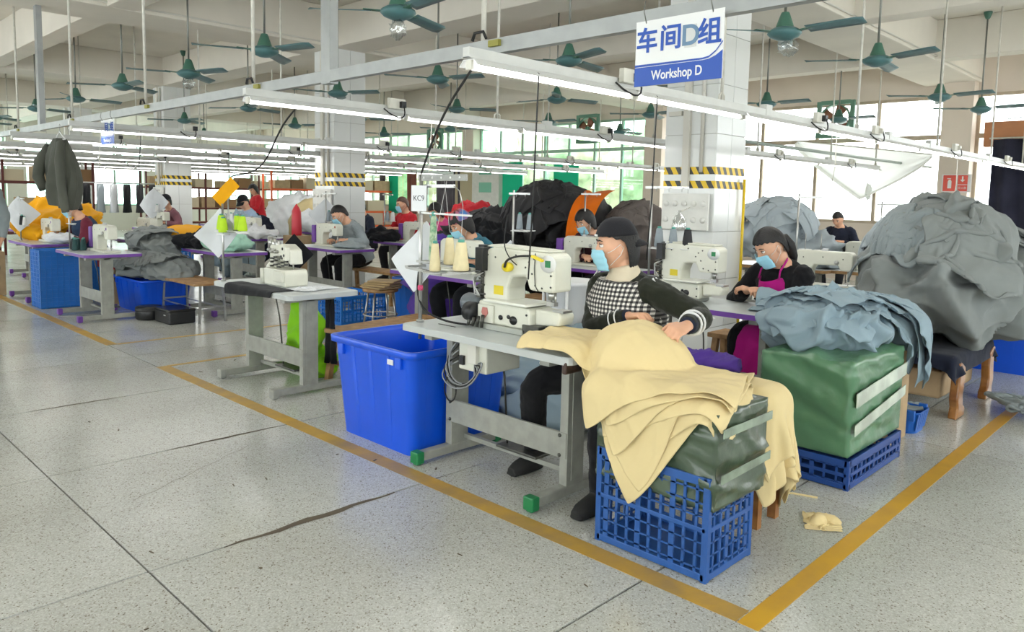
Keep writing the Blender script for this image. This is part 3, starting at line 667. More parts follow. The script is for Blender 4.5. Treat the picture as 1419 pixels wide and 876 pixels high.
def cone(m, p, lab, group=None, h=.15, r=.032, capm=None):
    key = (m.name, h, r)
    if key not in CONES:
        t = thing('thread_cone', lab, 'thread cone', p, 0, group)
        b = MB().lathe([(.0, .004), (r*.9, .004), (r, .012), (r*.97, .03), (r*.62, h*.9), (r*.55, h*.93), (.0, h*.93)], n=18); b.build('thread', m, t)
        MB().lathe([(r*.42, h*.93), (r*.40, h*1.0), (r*.3, h*1.02), (.0, h*1.02)], n=12).build('cone_tip', capm or mat('cone_tip_green', hx('4f9b8c'), .5), t)
        CONES[key] = t; bpy.context.view_layer.update(); return t
    return copy_tree(CONES[key], None, p, None, lab, group)
def thread_m(n, c): return mat('thread_'+n, c, .8, noise_amt=.05, noise_scale=30, bump=.3, bump_scale=250)
th_cream = thread_m('cream', hx('dccfa6')); th_grey = thread_m('grey', hx('8b959b')); th_blk = thread_m('black', hx('26272b')); th_dkg = thread_m('dark_green', hx('2b4c4c')); th_lime = thread_m('lime', hx('b6dc2a')); th_white = thread_m('white', hx('e0e0de')); th_camo = mat('thread_camo', hx('c7d0b4'), .8, c2=hx('5f8f6e'), noise_scale=28)

# ---- hero table -----------------------------------------------------------------
HT = table('sewing_table', 'grey sewing table in front with green foot caps, masked woman in checked vest behind it', 2.58, 2.77, L=1.24, D=.60, edge=mat('edge_grey', hx('b9bdbb'), .4), caps=green_cap, hero=True)
cbx = control_box(HT, -.18, .625)
for k in range(5):
    MB().tube(chaikin([(-.30, -.14, .70-.03*k), (-.36-.02*k, -.16, .62-.03*k), (-.34, -.17, .50-.02*k), (-.24+.02*k, -.18, .46), (-.14+.02*k, -.17, .50+.03*k), (-.16, -.15, .58)]), .0045, 6).build('cable', black_rub if k % 2 else mat('cable_grey', hx('8c8f90'), .5), HT)
MB().tube([(-.39+.05*math.cos(a), -.12, .40+.07*math.sin(a)) for a in [i*.5 for i in range(26)]], .004, 5).build('coiled_cable', black_rub, HT)
MB().box((.59, -.24, .715), (.03, .12, .06)).build('taped_corner', mat('brown_tape', hx('4a3830'), .4, noise_amt=.4, noise_scale=50), HT, bevel=.01)
MB().box((-.39, -.15, .766), (.14, .012, .002)).build('table_slot', black_pl, HT)
hm = coverstitch('sewing_machine', 'large cream coverstitch machine with black motor and yellow knob on front table', (2.93, 2.82, .766), hero=True)
hm.scale = (1.18, 1.05, .98)
# thread stand with tall pole, at the table's far left corner
ST = thing('thread_stand', 'tall thread stand on front table with KC9 card and perforated top bar', 'thread stand', (2.70, 3.36, .765), RZ)
HS = 1.60-.765
MB().cyl((0, 0, -.10), (0, 0, HS), .011, n=10).lathe([(.022, 0), (.022, .012), (.0, .014)], n=12).build('pole', steel, ST)
MB().lathe([(.013, .18), (.016, .185), (.016, .205), (.013, .21)], n=10).build('pink_tie', mat('pink_tie', hx('d64a78'), .6), ST)
MB().tube([(.0, -.01, .195), (.03, -.02, .19), (.045, -.02, .2)], .004, 5).build('pink_tie_end', mat('pink_tie', hx('d64a78'), .6), ST)
dk_st = mat('stand_bar', hx('8a8b86'), .4, metal=.4)
tb = MB().box((.18, 0, HS-.02), (.40, .012, .035)).build('top_bar', dk_st, ST)
for k in range(5): MB().lathe([(.007, 0), (.007, .001), (.0, .001)], (.03+.075*k, -.0065, HS-.02), 10, Matrix.Rotation(PI/2, 3, 'X')).build('bar_hole', sign_white, tb)
MB().box((.13, .02, HS-.065), (.26, .012, .018)).build('thread_bar', steel, ST)
MB().tube([(.26, .02, HS-.065), (.30, .02, HS-.09), (.33, .02, HS-.17)], .003, 5).build('thread_bar_end', steel, ST)
MB().bar((-.02, 0, .62-.0), (.42, 0, .615), .012, .010).build('middle_arm', steel, ST)
MB().bar((-.02, 0, .345), (.44, .0, .335), .03, .012).build('tray_arm', steel, ST)
MB().bar((.0, -.1, .32), (.0, .1, .32), .03, .012).build('tray_cross', steel, ST)
MB().bar((.0, -.09, .315), (.30, -.09, .30), .03, .012).build('tray_arm', steel, ST)
spots = [(.11, 0, .36, 'tall camouflage coloured thread cone on the front thread stand', th_camo, .27, .026), (.26, -.01, .35, 'cream thread cone with green tip at the back of the front stand', th_cream, .16, .033), (.235, -.09, .315, 'cream thread cone standing left of the biggest cream one', th_cream, .165, .031), (.41, -.06, .33, 'biggest cream thread cone, right end of the front thread stand', th_cream, .165, .043)]
for x, y, z, lb, m_, h_, r_ in spots:
    MB().lathe([(.0, z-.012), (.06, z-.012), (.07, z-.004), (.06, z-.007), (.0, z-.007)], (x, y, 0), 22).build('spool_plate', mat('plate_grey', hx('c8cac6'), .4), ST)
    w_ = T((x, y, z-.006), ST); cone(m_, w_, lb, 'thread cones on the front stand', h_, r_)
MB().bar((.3, -.09, .30), (.42, -.06, .315), .02, .01).build('tray_arm', steel, ST)
# KC9 card
kc = thing('paper_card', 'clear sleeved paper card reading KC9 taped to the front stand pole', 'card', T((-.0, -.016, .70), ST), RZ+.25)
MB().box((0, 0, 0), (.105, .002, .145)).build('sheet', mat('paper', hx('d6d8da'), .3), kc)
text_mesh('lettering', 'KC9', .042, mat('ink', hx('3c3f44'), .6), kc, (0, -.0016, .0), Matrix.Rotation(PI/2, 3, 'X'), .0004)
# threads from the cones up to the bar
for a, b_ in (((.11, 0, .64), (.10, 0, HS-.03)), ((.26, -.01, .52), (.20, 0, HS-.03)), ((.235, -.09, .49), (.22, 0, HS-.03)), ((.41, -.06, .51), (.33, .02, HS-.17))):
    MB().cyl(a, b_, .0011, n=4).build('thread', th_white, ST)
# power cord from the tube lamps down to the stand and cord over the table
tag(MB().tube(chaikin([(2.30, 2.52, 2.035), (2.40, 2.80, 1.90), (2.56, 3.1, 1.76), (2.70, 3.36, 1.605)]), .006, 6).build('power_cord', black_rub), 'black power cord slanting from the tube lamp end down to front thread stand', 'cord')
tag(MB().tube(chaikin([(2.695, 3.37, 1.05), (2.69, 3.38, .93), (2.70, 3.33, .83), (2.74, 3.2, .785), (2.80, 3.1, .772), (2.84, 3.04, .772)]), .006, 6).build('cord', black_rub), 'dark cord hanging by stand pole and lying on the front table', 'cord')

# ---- table 2 with the overlock ---------------------------------------------------
T2 = table('sewing_table', 'worn grey overlock table with lime green cloth hanging underneath', 2.66, 5.36, L=1.22, D=.58, edge=mat('edge_grey', hx('b9bdbb'), .4), caps=table_grey)
overlock('sewing_machine', 'overlock machine on the worn grey table behind the lime thread cones', (2.98, 5.38, .766))
# ---- row 4, front: purple edged table
T3 = table('sewing_table', 'purple edged sewing table with dark thread cones beside the blue crates at left', 2.62, 9.58, L=1.12, D=.6)
lockstitch('sewing_machine', 'cream sewing machine with purple motor on left table beside dark cones', (2.95, 9.42, .766), badge=purple_m)
TA = table('sewing_table', 'purple edged table behind the worn grey overlock table', 3.92, 9.1, L=1.15)
TM = table('sewing_table', 'purple edged table the grey shirted man works at', 5.35, 8.95, L=1.25)
lockstitch('sewing_machine', 'cream sewing machine in front of the grey shirted man', (5.68, 9.05, .766), badge=mat('badge_rust', hx('a8553a'), .5))
TK = table('sewing_table', 'purple edged table in front of the man in red', 6.95, 9.2, L=1.3)
lockstitch('sewing_machine', 'cream machine with purple motor in front of the man in red', (7.3, 9.2, .766))
TB = table('sewing_table', 'purple edged table directly behind the front thread stand', 4.40, 5.32, L=1.3)
lockstitch('sewing_machine', 'cream machine hidden behind thread stand, before woman in teal', (4.8, 5.35, .766))
TR = table('sewing_table', 'purple edged table left of the masked woman in checked vest', 6.05, 5.02, L=1.25)
lockstitch('sewing_machine', 'cream sewing machine with purple motor left of the woman in checked vest', (6.4, 5.15, .766), badge=mat('badge_pink', hx('d98aa8'), .5))
TW = table('sewing_table', 'purple edged table in front of the woman in pink apron', 4.50, 2.66, L=1.18)
mw = coverstitch('sewing_machine', 'cream coverstitch machine the woman in pink apron sews on', (4.80, 2.92, .766)); mw.scale = (1.05, 1, .9)
TX = table('sewing_table', 'sewing table behind the black sweatered woman in pink apron', 6.25, 2.62, L=1.2, edge=wood_m)
lockstitch('sewing_machine', 'cream sewing machine just right of the woman in pink apron', (6.55, 2.62, .766), motor=False)
TY = table('sewing_table', 'far sewing table with small machines before denim jacket woman', 8.3, 3.1, L=1.2, edge=wood_m)
lockstitch('sewing_machine', 'small cream machine with yellow dial left of the light grey heap', (8.6, 2.95, .766), motor=False, badge=yellow_m)
T5 = table('sewing_table', 'purple edged table in front of the man in burgundy shirt', 2.6, 11.65, L=1.2, group='sewing tables')
lockstitch('sewing_machine', 'cream machine in front of burgundy shirted man at far left', (2.95, 11.55, .766), motor=False, badge=purple_m)
TC = table('sewing_table', 'purple edged table in front of the man in dark cap', 5.35, 14.9, L=1.3)
lockstitch('sewing_machine', 'cream machine with purple motor before the man in dark cap', (5.7, 14.95, .766))
for i, (x, y, lb) in enumerate([(8.3, 5.4, 'far sewing table half hidden behind the dark garment heap'), (3.9, 11.65, 'purple edged table behind burgundy shirted man'), (5.5, 11.6, 'purple edged table behind the hanging yellow cloth'), (7.4, 12.3, 'table beyond the tall white column at centre left'), (3.3, 14.9, 'far table behind the grey sweater'), (8.6, 9.4, 'far table behind the man in red'), (9.9, 3.2, 'farthest table in front of the right windows'), (7.2, 16.2, 'farthest table under shelves with boxes')]):
    tt = table('sewing_table', lb, x, y, L=1.2)
    if i in (1, 2, 4, 5): lockstitch('sewing_machine', 'small distant cream machine on the %s' % lb.replace('purple edged ', '')[:50], (x+.33, y, .766), motor=i % 2 == 0)
# thread stands
def put_stand(px_, py_top, tt, lx, ly, lab, n, cones, sp=.14, ph=.30, h=None, group='thread stands'):
    w_ = T((lx, ly, .765), tt); s = stand('thread_stand', lab, w_, h or .62, n, sp, group, ph=ph)
    for k, (m_, lb, hh, rr) in enumerate(cones): cone(m_, T((.08+sp*k, 0, ph+.012), s), lb, 'thread cones', hh, rr)
    return s
# table 2 stand : pole with lime cones
s2 = stand('thread_stand', 'thread stand holding lime green cones beside white square cloth', T((-.56, -.22, .765), T2), .62, 3, .11, 'thread stands', bar=False, ph=.40)
for k, (dx, dy, lb) in enumerate([(.0, -.03, 'leftmost lime green thread cone'), (.075, -.05, 'lime green thread cone in the middle, lowest in front'), (.11, .05, 'lime green thread cone at the back between the others'), (.30, .0, 'lime green thread cone standing apart on the right')]):
    cone(th_lime, T((.04+dx, dy, .412-(.02 if k == 1 else 0)), s2), lb+' on the overlock stand', 'lime thread cones', .125, .037)
    MB().lathe([(.0, .395-(.02 if k == 1 else 0)), (.05, .395-(.02 if k == 1 else 0)), (.05, .405-(.02 if k == 1 else 0)), (.0, .408-(.02 if k == 1 else 0))], (.04+dx, dy, 0), 14).build('spool_plate', sign_white, s2)
tag(MB().tube(chaikin([(2.64, 4.58, 2.06), (2.72, 4.95, 1.95), (2.85, 5.4, 1.74), (2.92, 5.75, 1.64), (2.80, 5.88, 1.61), (2.79, 5.90, 1.595)]), .006, 6).build('power_cord', black_rub), 'dark power cord looping from second lamp row to the yellow cloth', 'cord')
put_stand(0, 0, T3, -.40, -.18, 'thread stand on the left purple edged table', 1, [], h=.60)
dkc = [(-.45, -.12, th_blk, 'black thread cone, leftmost on left purple edged table'), (-.36, -.16, th_blk, 'second black thread cone on left purple edged table'), (-.27, -.14, th_dkg, 'dark green thread cone in the middle on left table'), (-.20, -.19, th_dkg, 'dark green thread cone next to machine on left table'), (-.33, -.06, th_blk, 'black cone behind the front ones on left table'), (-.15, -.12, th_dkg, 'last dark green cone by the purple motor on left table')]
for x, y, m_, lb in dkc: cone(m_, T((x+.03, y, .766), T3), lb, 'thread cones on left table', .14, .036)
put_stand(0, 0, T5, -.30, -.2, 'thread stand by the burgundy shirted man', 2, [(th_blk, 'black cone on stand by the burgundy shirted man', .14, .034), (th_white, 'white cone on stand by burgundy shirted man', .12, .03)], h=.6, ph=.2)
put_stand(0, 0, TA, -.3, .2, 'thread stand right of the hanging yellow cloth', 2, [(th_white, 'white cone on stand near hanging yellow cloth', .14, .034)], h=.7)
put_stand(0, 0, TM, -.45, .2, 'thread stand holding grey cones left of grey shirted man', 3, [(th_grey, 'grey cone nearest pole left of grey shirted man', .15, .036), (th_grey, 'middle grey cone left of grey shirted man', .15, .036), (th_grey, 'right grey cone left of grey shirted man', .15, .036)], h=.75, sp=.10, ph=.32)
put_stand(0, 0, TK, -.6, -.1, 'thread stand with rusty top arm left of man in red', 2, [(th_grey, 'grey cone left of the man in red', .15, .035), (th_white, 'pale cone left of the man in red', .15, .035)], h=.75)
put_stand(0, 0, TB, .60, .15, 'thread stand with two pale cones in front of the dark heap', 2, [(th_grey, 'left pale grey cone in front of dark heap', .15, .030), (th_grey, 'right pale grey cone in front of dark heap', .15, .030)], h=.78, sp=.12, ph=.42)
put_stand(0, 0, TR, -.3, .25, 'thread stand behind the purple motor left of checked vest woman', 2, [], h=.8)
put_stand(0, 0, TC, -.2, .0, 'thread stand at the man in dark cap', 2, [(th_white, 'white cone at the man in dark cap', .14, .034)], h=.75)
sw = put_stand(0, 0, TW, -.56, -.02, 'thread stand with perforated bars behind checked vest woman', 3, [(th_grey, 'grey cone left of black one behind checked vest woman', .15, .036), (th_grey, 'grey cone right of the black one behind checked vest woman', .15, .036), (th_blk, 'black cone with yellow label behind checked vest woman', .15, .04)], h=.84, sp=.12, ph=.36)
put_stand(0, 0, TX, -.3, .1, 'steel thread stand right of the woman in pink apron', 2, [], h=.80)
put_stand(0, 0, TY, .2, .1, 'far thread stand before the right windows', 2, [(th_white, 'far white cone before the right windows', .14, .034)], h=.75)
# ================================================================== draped cloth (position based dynamics in numpy)
def sd_box(c, h, r=.02, rz=0.):
    c = np.array(c, float); h = np.array(h, float)-r; cs, sn = math.cos(rz), math.sin(rz)
    def f(P):
        d = P-c; l = np.stack([d[:, 0]*cs+d[:, 1]*sn, -d[:, 0]*sn+d[:, 1]*cs, d[:, 2]], 1)
        a = np.abs(l)-h; o = np.maximum(a, 0); no = np.linalg.norm(o, axis=1)
        ins = a.max(1) <= 0; dist = np.where(ins, a.max(1), no)-r
        n = o/np.maximum(no, 1e-9)[:, None]
        k = a.argmax(1); ni = np.zeros_like(l); ni[np.arange(len(l)), k] = 1
        n = np.where(ins[:, None], ni, n)*np.where(l < 0, -1., 1.)
        n = np.stack([n[:, 0]*cs-n[:, 1]*sn, n[:, 0]*sn+n[:, 1]*cs, n[:, 2]], 1)
        return dist, n
    return f
def sd_ell(c, r):
    c = np.array(c, float); r = np.array(r, float)
    def f(P):
        q = (P-c)/r; k0 = np.linalg.norm(q, axis=1)+1e-9; g = q/r; k1 = np.linalg.norm(g, axis=1)+1e-9
        return (k0-1)*k0/k1*np.minimum(1, .999), g/k1[:, None]
    return f
def cloth_sim(P, cols, steps=90, iters=7, thick=.006, rest=None, fric=.55, bend=.25, floor=0., damp=.975, grav=9.8, pins=None):
    "P: (ny,nx,3) start; rest: (dy,dx) rest spacing"
    ny, nx, _ = P.shape; P = P.copy(); V = np.zeros_like(P); dt = 1/60.
    dx, dy = rest
    cons = []
    def S(a, b, L, k): cons.append((a, b, L, k))
    sl = slice
    for o in (0, 1):
        n2 = (nx-o)//2
        S((sl(None), sl(o, o+2*n2-1, 2)), (sl(None), sl(o+1, o+2*n2, 2)), dx, 1.)
        m2 = (ny-o)//2
        S((sl(o, o+2*m2-1, 2), sl(None)), (sl(o+1, o+2*m2, 2), sl(None)), dy, 1.)
        L = math.hypot(dx, dy)
        S((sl(o, o+2*m2-1, 2), sl(0, nx-1)), (sl(o+1, o+2*m2, 2), sl(1, nx)), L, .35)
        S((sl(o, o+2*m2-1, 2), sl(1, nx)), (sl(o+1, o+2*m2, 2), sl(0, nx-1)), L, .35)
    for o in range(4):
        ii = [i for i in range(o, nx-2, 4)]
        if ii: S((sl(None), ii), (sl(None), [i+2 for i in ii]), 2*dx, bend)
        jj = [j for j in range(o, ny-2, 4)]
        if jj: S((jj, sl(None)), ([j+2 for j in jj], sl(None)), 2*dy, bend)
    pin = P[pins].copy() if pins is not None else None
    for s in range(steps):
        V[..., 2] -= grav*dt; V *= damp; sp = np.linalg.norm(V, axis=2, keepdims=True); V *= np.minimum(1, 3./np.maximum(sp, 1e-6))
        O = P.copy(); P += V*dt
        for it in range(iters):
            for a, b, L, k in cons:
                A, B = P[a], P[b]; d = B-A; l = np.sqrt((d*d).sum(-1, keepdims=True))+1e-9
                c = d*((l-L)/l*.5*k); P[a] = A+c; P[b] = B-c
            if pins is not None: P[pins] = pin
            if it % 3 == 2 or it == iters-1:
                Q = P.reshape(-1, 3); OQ = O.reshape(-1, 3)
                for f in cols:
                    dist, n = f(Q); pen = thick-dist; hit = pen > 0
                    if hit.any():
                        Q[hit] += n[hit]*pen[hit][:, None]
                        mv = Q[hit]-OQ[hit]; t = mv-n[hit]*(mv*n[hit]).sum(1)[:, None]; Q[hit] -= t*fric
                lo = Q[:, 2] < floor+thick
                if lo.any():
                    Q[lo, 2] = floor+thick; Q[lo, :2] -= (Q[lo, :2]-OQ[lo, :2])*.7
        V = (P-O)/dt
    return P
def sheet(nx, ny, w_, h_, c, rz=0., tilt=(0, 0), squeeze=1., rough=.0, seed=0, z_amp=0.):
    r = np.random.RandomState(seed)
    u, v = np.meshgrid(np.linspace(-.5, .5, nx)*w_*squeeze, np.linspace(-.5, .5, ny)*h_*squeeze)
    z = np.zeros_like(u)
    for _ in range(6):
        k = r.randn(2)*14; z += np.sin(u*k[0]+v*k[1]+r.rand()*6)*z_amp/3
    z += r.randn(*z.shape)*rough + u*tilt[0]+v*tilt[1]
    cs, sn = math.cos(rz), math.sin(rz)
    P = np.stack([c[0]+u*cs-v*sn, c[1]+u*sn+v*cs, c[2]+z], -1)
    return P, (w_/(nx-1), h_/(ny-1))
def garment_mask(nx, ny, kind):
    "which faces of a sheet belong to a garment outline (body with two sleeves)"
    M = np.ones((ny-1, nx-1), bool)
    if kind == 'shirt':
        for j in range(ny-1):
            for i in range(nx-1):
                u = (i+.5)/(nx-1)*2-1; v = (j+.5)/(ny-1)
                if abs(u) > .52 and v < .55+.25*(abs(u)-.52): M[j, i] = False
                if abs(u) < .16 and v > .93: M[j, i] = False
                if abs(u) > .52 and v > 1.02-.1*(abs(u)): M[j, i] = False
    return M
def cloth_obj(name, P, m, parent=None, solid=.003, mask=None, sub=1, wr=(.006, 16, 0)):
    if wr:
        gx = np.gradient(P, axis=1); gy = np.gradient(P, axis=0); N = np.cross(gx, gy); N /= np.linalg.norm(N, axis=2, keepdims=True)+1e-9
        d = wrinkle(P.reshape(-1, 3)*np.array([1, 1, .6]), wr[0], wr[1], int(wr[2]) % 97, 3).reshape(P.shape[:2])-wr[0]*.3
        N *= np.where(N[..., 2:3].mean() < 0, -1, 1); P = P+N*d[..., None]
    b = MB(); ny, nx, _ = P.shape
    if mask is None: b.grid(P.tolist())
    else:
        k = 0; b.v = [tuple(p) for p in P.reshape(-1, 3)]
        for j in range(ny-1):
            for i in range(nx-1):
                if mask[j, i]: b.f.append((j*nx+i, j*nx+i+1, (j+1)*nx+i+1, (j+1)*nx+i)); b.mi.append(0); b.sm.append(True)
    o = b.build(name, m, parent, fix=False, solid=0)
    if mask is not None:
        bm = bmesh.new(); bm.from_mesh(o.data); bmesh.ops.delete(bm, geom=[v for v in bm.verts if not v.link_faces], context='VERTS'); bm.to_mesh(o.data); bm.free()
    if sub: q = o.modifiers.new('sub', 'SUBSURF'); q.levels = sub; q.render_levels = sub
    if solid: q = o.modifiers.new('solid', 'SOLIDIFY'); q.thickness = solid; q.offset = 0
    return o
def drop(name, lab, cat, m, c, w_, h_, cols, rz=0, n=44, seed=0, squeeze=.75, z_amp=.04, rough=.004, steps=80, thick=.008, group=None, mask=None, solid=.003, tilt=(0, 0), fric=.55, bend=.2, sub=1, kind=None, wr=None):
    ny = n; nx = max(12, int(n*w_/h_)); P, rest = sheet(nx, ny, w_, h_, c, rz, tilt, squeeze, rough, seed, z_amp)
    P = cloth_sim(P, cols, steps, 6, thick, rest, fric, bend)
    o = cloth_obj(name, P, m, None, solid, garment_mask(nx, ny, mask) if mask else None, sub, wr or (.006, 16, seed))
    tag(o, lab, cat, group, kind); return o
def mound(name, m, parts, seed=0, amp=.10, freq=5., n=5, parent=None, lab=None, cat=None, group=None, kind=None, oct=3, zmin=None, seg=96):
    "heap of crumpled garments: one wrinkled surface per ellipsoid (c, r)"
    b = MB()
    for q, (c, r) in enumerate(parts):
        k = len(b.v); b.ell((0, 0, 0), (1, 1, 1), seg, seg//2); U = np.array(b.v[k:]); R = np.array(r); P = U*R
        d = wrinkle(P, amp, freq, seed+q, oct)-amp*.6
        P = P+U*d[:, None]+np.array(c)
        if zmin is not None: P[:, 2] = np.maximum(P[:, 2], zmin)
        b.v[k:] = [tuple(p) for p in P]
    o = b.build(name, m, parent, fix=False)
    if lab: tag(o, lab, cat, group, kind)
    return o
# ---- cloth colours
cm_cream = cloth_mat('cloth_cream', hx('dfcb99'), scale=500, var=.04)
cm_bluegrey = cloth_mat('cloth_blue_grey', hx('8fa3ae'), scale=500, var=.05)
cm_grey = cloth_mat('cloth_mid_grey', hx('8c9597'), var=.08, scale=350)
cm_dgrey = cloth_mat('cloth_grey_knit', hx('858a89'), var=.10, scale=350)
cm_lgrey = cloth_mat('cloth_light_grey', hx('a9b3b9'), var=.06)
cm_char = cloth_mat('cloth_charcoal', hx('3a393b'), var=.15, rough=.75)
cm_black = cloth_mat('cloth_black', hx('1d1e22'), var=.2)
cm_orange = cloth_mat('cloth_orange', hx('f07814'), var=.08)
cm_yellow = cloth_mat('cloth_yellow', hx('e9a618'), var=.08)
cm_white = cloth_mat('cloth_white', hx('dcdfe2'), var=.03)
cm_lime = cloth_mat('cloth_lime', hx('8ad01e'), var=.08)
cm_purple = cloth_mat('cloth_purple', hx('5b3f9e'), var=.1)
cm_red = cloth_mat('cloth_red', hx('c22a34'), var=.1)
cm_mint = cloth_mat('cloth_mint', hx('9fc9b4'), var=.06)
cm_brown = cloth_mat('cloth_tan', hx('b39a72'), var=.08)
cm_navy = cloth_mat('cloth_navy', hx('232838'), var=.15)
cm_sweat = cloth_mat('cloth_sweater_grey', hx('55574f'), var=.15)
tarp_g = mat('tarp_green', hx('547f5e'), .32, noise_amt=.10, noise_scale=4, bump=.25, bump_scale=14, spec=.6)
tarp_d = mat('tarp_olive', hx('42523f'), .28, noise_amt=.2, noise_scale=5, bump=.3, bump_scale=16, spec=.7)

# ================================================================== crates, tubs, stools, benches
def crate(name, lab, c, d, m=crate_blue, nz=4, sp=.042, group='plastic crates', rz=0, cat='crate'):
    "perforated stacking crate: corner posts, rims, horizontal rails and upright bars, each a part of its own kind"
    L_, W_, H_ = d; t = thing(name, lab, cat, c, rz, group)
    MB().box((0, 0, .008), (L_-.02, W_-.02, .010)).build('base', m, t)
    b = MB()
    for sx in (-1, 1):
        for sy in (-1, 1): b.box((sx*(L_/2-.014), sy*(W_/2-.014), H_/2), (.028, .028, H_))
    for s in (-1, 1):
        for z, hh in ((.02, .03), (H_-.018, .036), (H_*.5, .02)):
            b.box((0, s*(W_/2-.008), z), (L_-.02, .016, hh)); b.box((s*(L_/2-.008), 0, z), (.016, W_-.02, hh))
    b.build('frame', m, t, bevel=.003)
    for s, (n_, ax) in ((1, (int(L_/sp), 0)), (-1, (int(L_/sp), 0)), (1, (int(W_/sp), 1)), (-1, (int(W_/sp), 1))):
        b = MB(); LL = L_ if ax == 0 else W_
        for k in range(1, n_):
            u = -LL/2+LL*k/n_; wide = .012 if k % 3 else .024
            b.box((u, s*(W_/2-.006), H_/2) if ax == 0 else (s*(L_/2-.006), u, H_/2), (wide, .008, H_-.03) if ax == 0 else (.008, wide, H_-.03))
        for k in range(1, nz*2):
            z = H_*k/(nz*2)
            if k % 2 or nz > 3: b.box((0, s*(W_/2-.005), z) if ax == 0 else (s*(L_/2-.005), 0, z), (LL-.03, .006, .007) if ax == 0 else (.006, LL-.03, .007))
        o = b.build('lattice_side', m, t); o['kind'] = 'stuff'
    return t
def solid_crate(name, lab, c, d, m, group='blue boxes', rz=0):
    L_, W_, H_ = d; t = thing(name, lab, 'box', c, rz, group); wl_ = .012
    b = MB(); b.box((0, 0, .006), (L_, W_, .012))
    for s in (-1, 1): b.box((s*(L_/2-wl_/2), 0, H_/2), (wl_, W_, H_)); b.box((0, s*(W_/2-wl_/2), H_/2), (L_, wl_, H_))
    b.build('shell', m, t, bevel=.004)
    rb = MB()
    for s in (-1, 1):
        for z in [H_*(k+.5)/max(1, int(H_/.05)) for k in range(int(H_/.05))]:
            rb.box((0, s*(W_/2+.003), z), (L_-.01, .006, .007)); rb.box((s*(L_/2+.003), 0, z), (.006, W_-.01, .007))
        for k in range(1, int(L_/.06)): rb.box((-L_/2+L_*k/int(L_/.06), s*(W_/2+.003), H_/2), (.006, .006, H_))
        for k in range(1, int(W_/.06)): rb.box((s*(L_/2+.003), -W_/2+W_*k/int(W_/.06), H_/2), (.006, .006, H_))
    o = rb.build('ribs', m, t); o['kind'] = 'stuff'
    return t
def tub(name, lab, c, L_, W_, H_, m=bin_blue, rz=0, sticker=True):
    t = thing(name, lab, 'tub', c, rz)
    def ring(sx, sy, r, z, n=5):
        P = []
        for cx, cy, a0 in ((sx-r, sy-r, 0), (-sx+r, sy-r, 90), (-sx+r, -sy+r, 180), (sx-r, -sy+r, 270)):
            for k in range(n+1): a = math.radians(a0+90*k/n); P.append((cx+r*math.cos(a), cy+r*math.sin(a), z))
        return P
    b = MB(); tp = .88
    o_ = [(tp, .0), (tp+.005, .03), (1-.015, H_*.93), (1-.012, H_*.935), (1.045, H_*.94), (1.05, H_), (1.04, H_+.004), (.985, H_+.002), (.975, H_*.96), (tp-.02, .012)]
    b.grid([ring(L_/2*k, W_/2*k, .06, z) for k, z in o_], closed=True); b._add(ring(L_/2*(tp-.02), W_/2*(tp-.02), .06, .012), [tuple(range(24))]); b._add(ring(L_/2*tp, W_/2*tp, .06, .0), [tuple(range(24))])
    b.build('shell', m, t)
    for s in (-1, 1):
        for k in range(-2, 3):
            u = k*L_*.17
            a = Vector((u*tp, s*(W_/2*tp-.001), .02)); e = Vector((u, s*(W_/2*.985), H_*.93)); MB().bar(a, e, .035, .005, up=(0, 1, 0)).build('rib', m, t)
        for k in range(-1, 2):
            u = k*W_*.22
            a = Vector((s*(L_/2*tp-.001), u*tp, .02)); e = Vector((s*(L_/2*.985), u, H_*.93)); MB().bar(a, e, .005, .03, up=(0, 1, 0)).build('rib', m, t)
    for sx, sy in ((-1, -1), (-1, 1), (1, -1)): MB().box((sx*(L_/2*.99), sy*W_*.36, H_*.885), (.03, .05, .07)).build('handle_bracket', m, t, bevel=.004)
    if sticker: MB().box((-L_/2*.985, -W_*.25, H_*.87), (.004, .055, .03)).build('sticker', sign_white, t)
    return t
tub('blue_tub', 'big empty bright blue plastic tub beside the front table', (2.96, 3.66, 0), .80, .80, .61)
crate('plastic_crate', 'blue lattice crate under olive tarp and cream garments in front', (2.735, 1.68, 0), (.37, .545, .42), nz=4, sp=.05)
crate('plastic_crate', 'dark blue lattice crate beneath the green wrapped bale', (4.34, 1.65, 0), (.80, .52, .16), m=mat('crate_dark_blue', hx('1b448c'), .45), nz=2, sp=.06)
crate('plastic_crate', 'bright blue lattice crate on floor before grey shirted man', (5.0, 7.6, 0), (.62, .72, .33), m=crate_lt, sp=.05)
solid_crate('plastic_box', 'tall bright blue ribbed box, nearest of those left of purple table', (2.78, 10.75, 0), (.45, .42, .72), crate_lt)
solid_crate('plastic_box', 'bright blue ribbed box partly hidden behind left purple table leg', (3.35, 11.15, 0), (.5, .4, .60), crate_lt)
tub('blue_tub', 'blue tub beneath the dark grey garment bundle behind the wooden bench', (3.62, 9.85, 0), .62, .95, .40, bin_blue, sticker=False)
crate('plastic_crate', 'bright blue crate under the orange and red one near dark cap man', (5.0, 13.0, 0), (.7, .6, .5), m=crate_lt, sp=.06)
rc = thing('red_crate', 'red plastic crate behind the left purple edged table', 'crate', (3.55, 10.75, .0))
b = MB()
for s in (-1, 1): b.box((0, s*.3, .56), (.45, .015, .20)); b.box((s*.22, 0, .56), (.015, .6, .20))
b.box((0, 0, .46), (.45, .6, .012)); b.build('shell', mat('red_plastic', hx('cf3430'), .4), rc, bevel=.004)
MB().box((0, 0, .225), (.4, .5, .45)).build('support_box', card_m, rc)
tub('blue_tub', 'blue tub under the table behind the front thread stand', (5.45, 6.75, 0), .5, .5, .55, mat('tub_mid_blue', hx('1a5fb8'), .4), sticker=False)
tub('blue_tub', 'small blue box on floor right of the green wrapped bale', (5.38, 1.60, 0), .26, .30, .14, mat('tub_mid_blue', hx('1a5fb8'), .4), sticker=False)
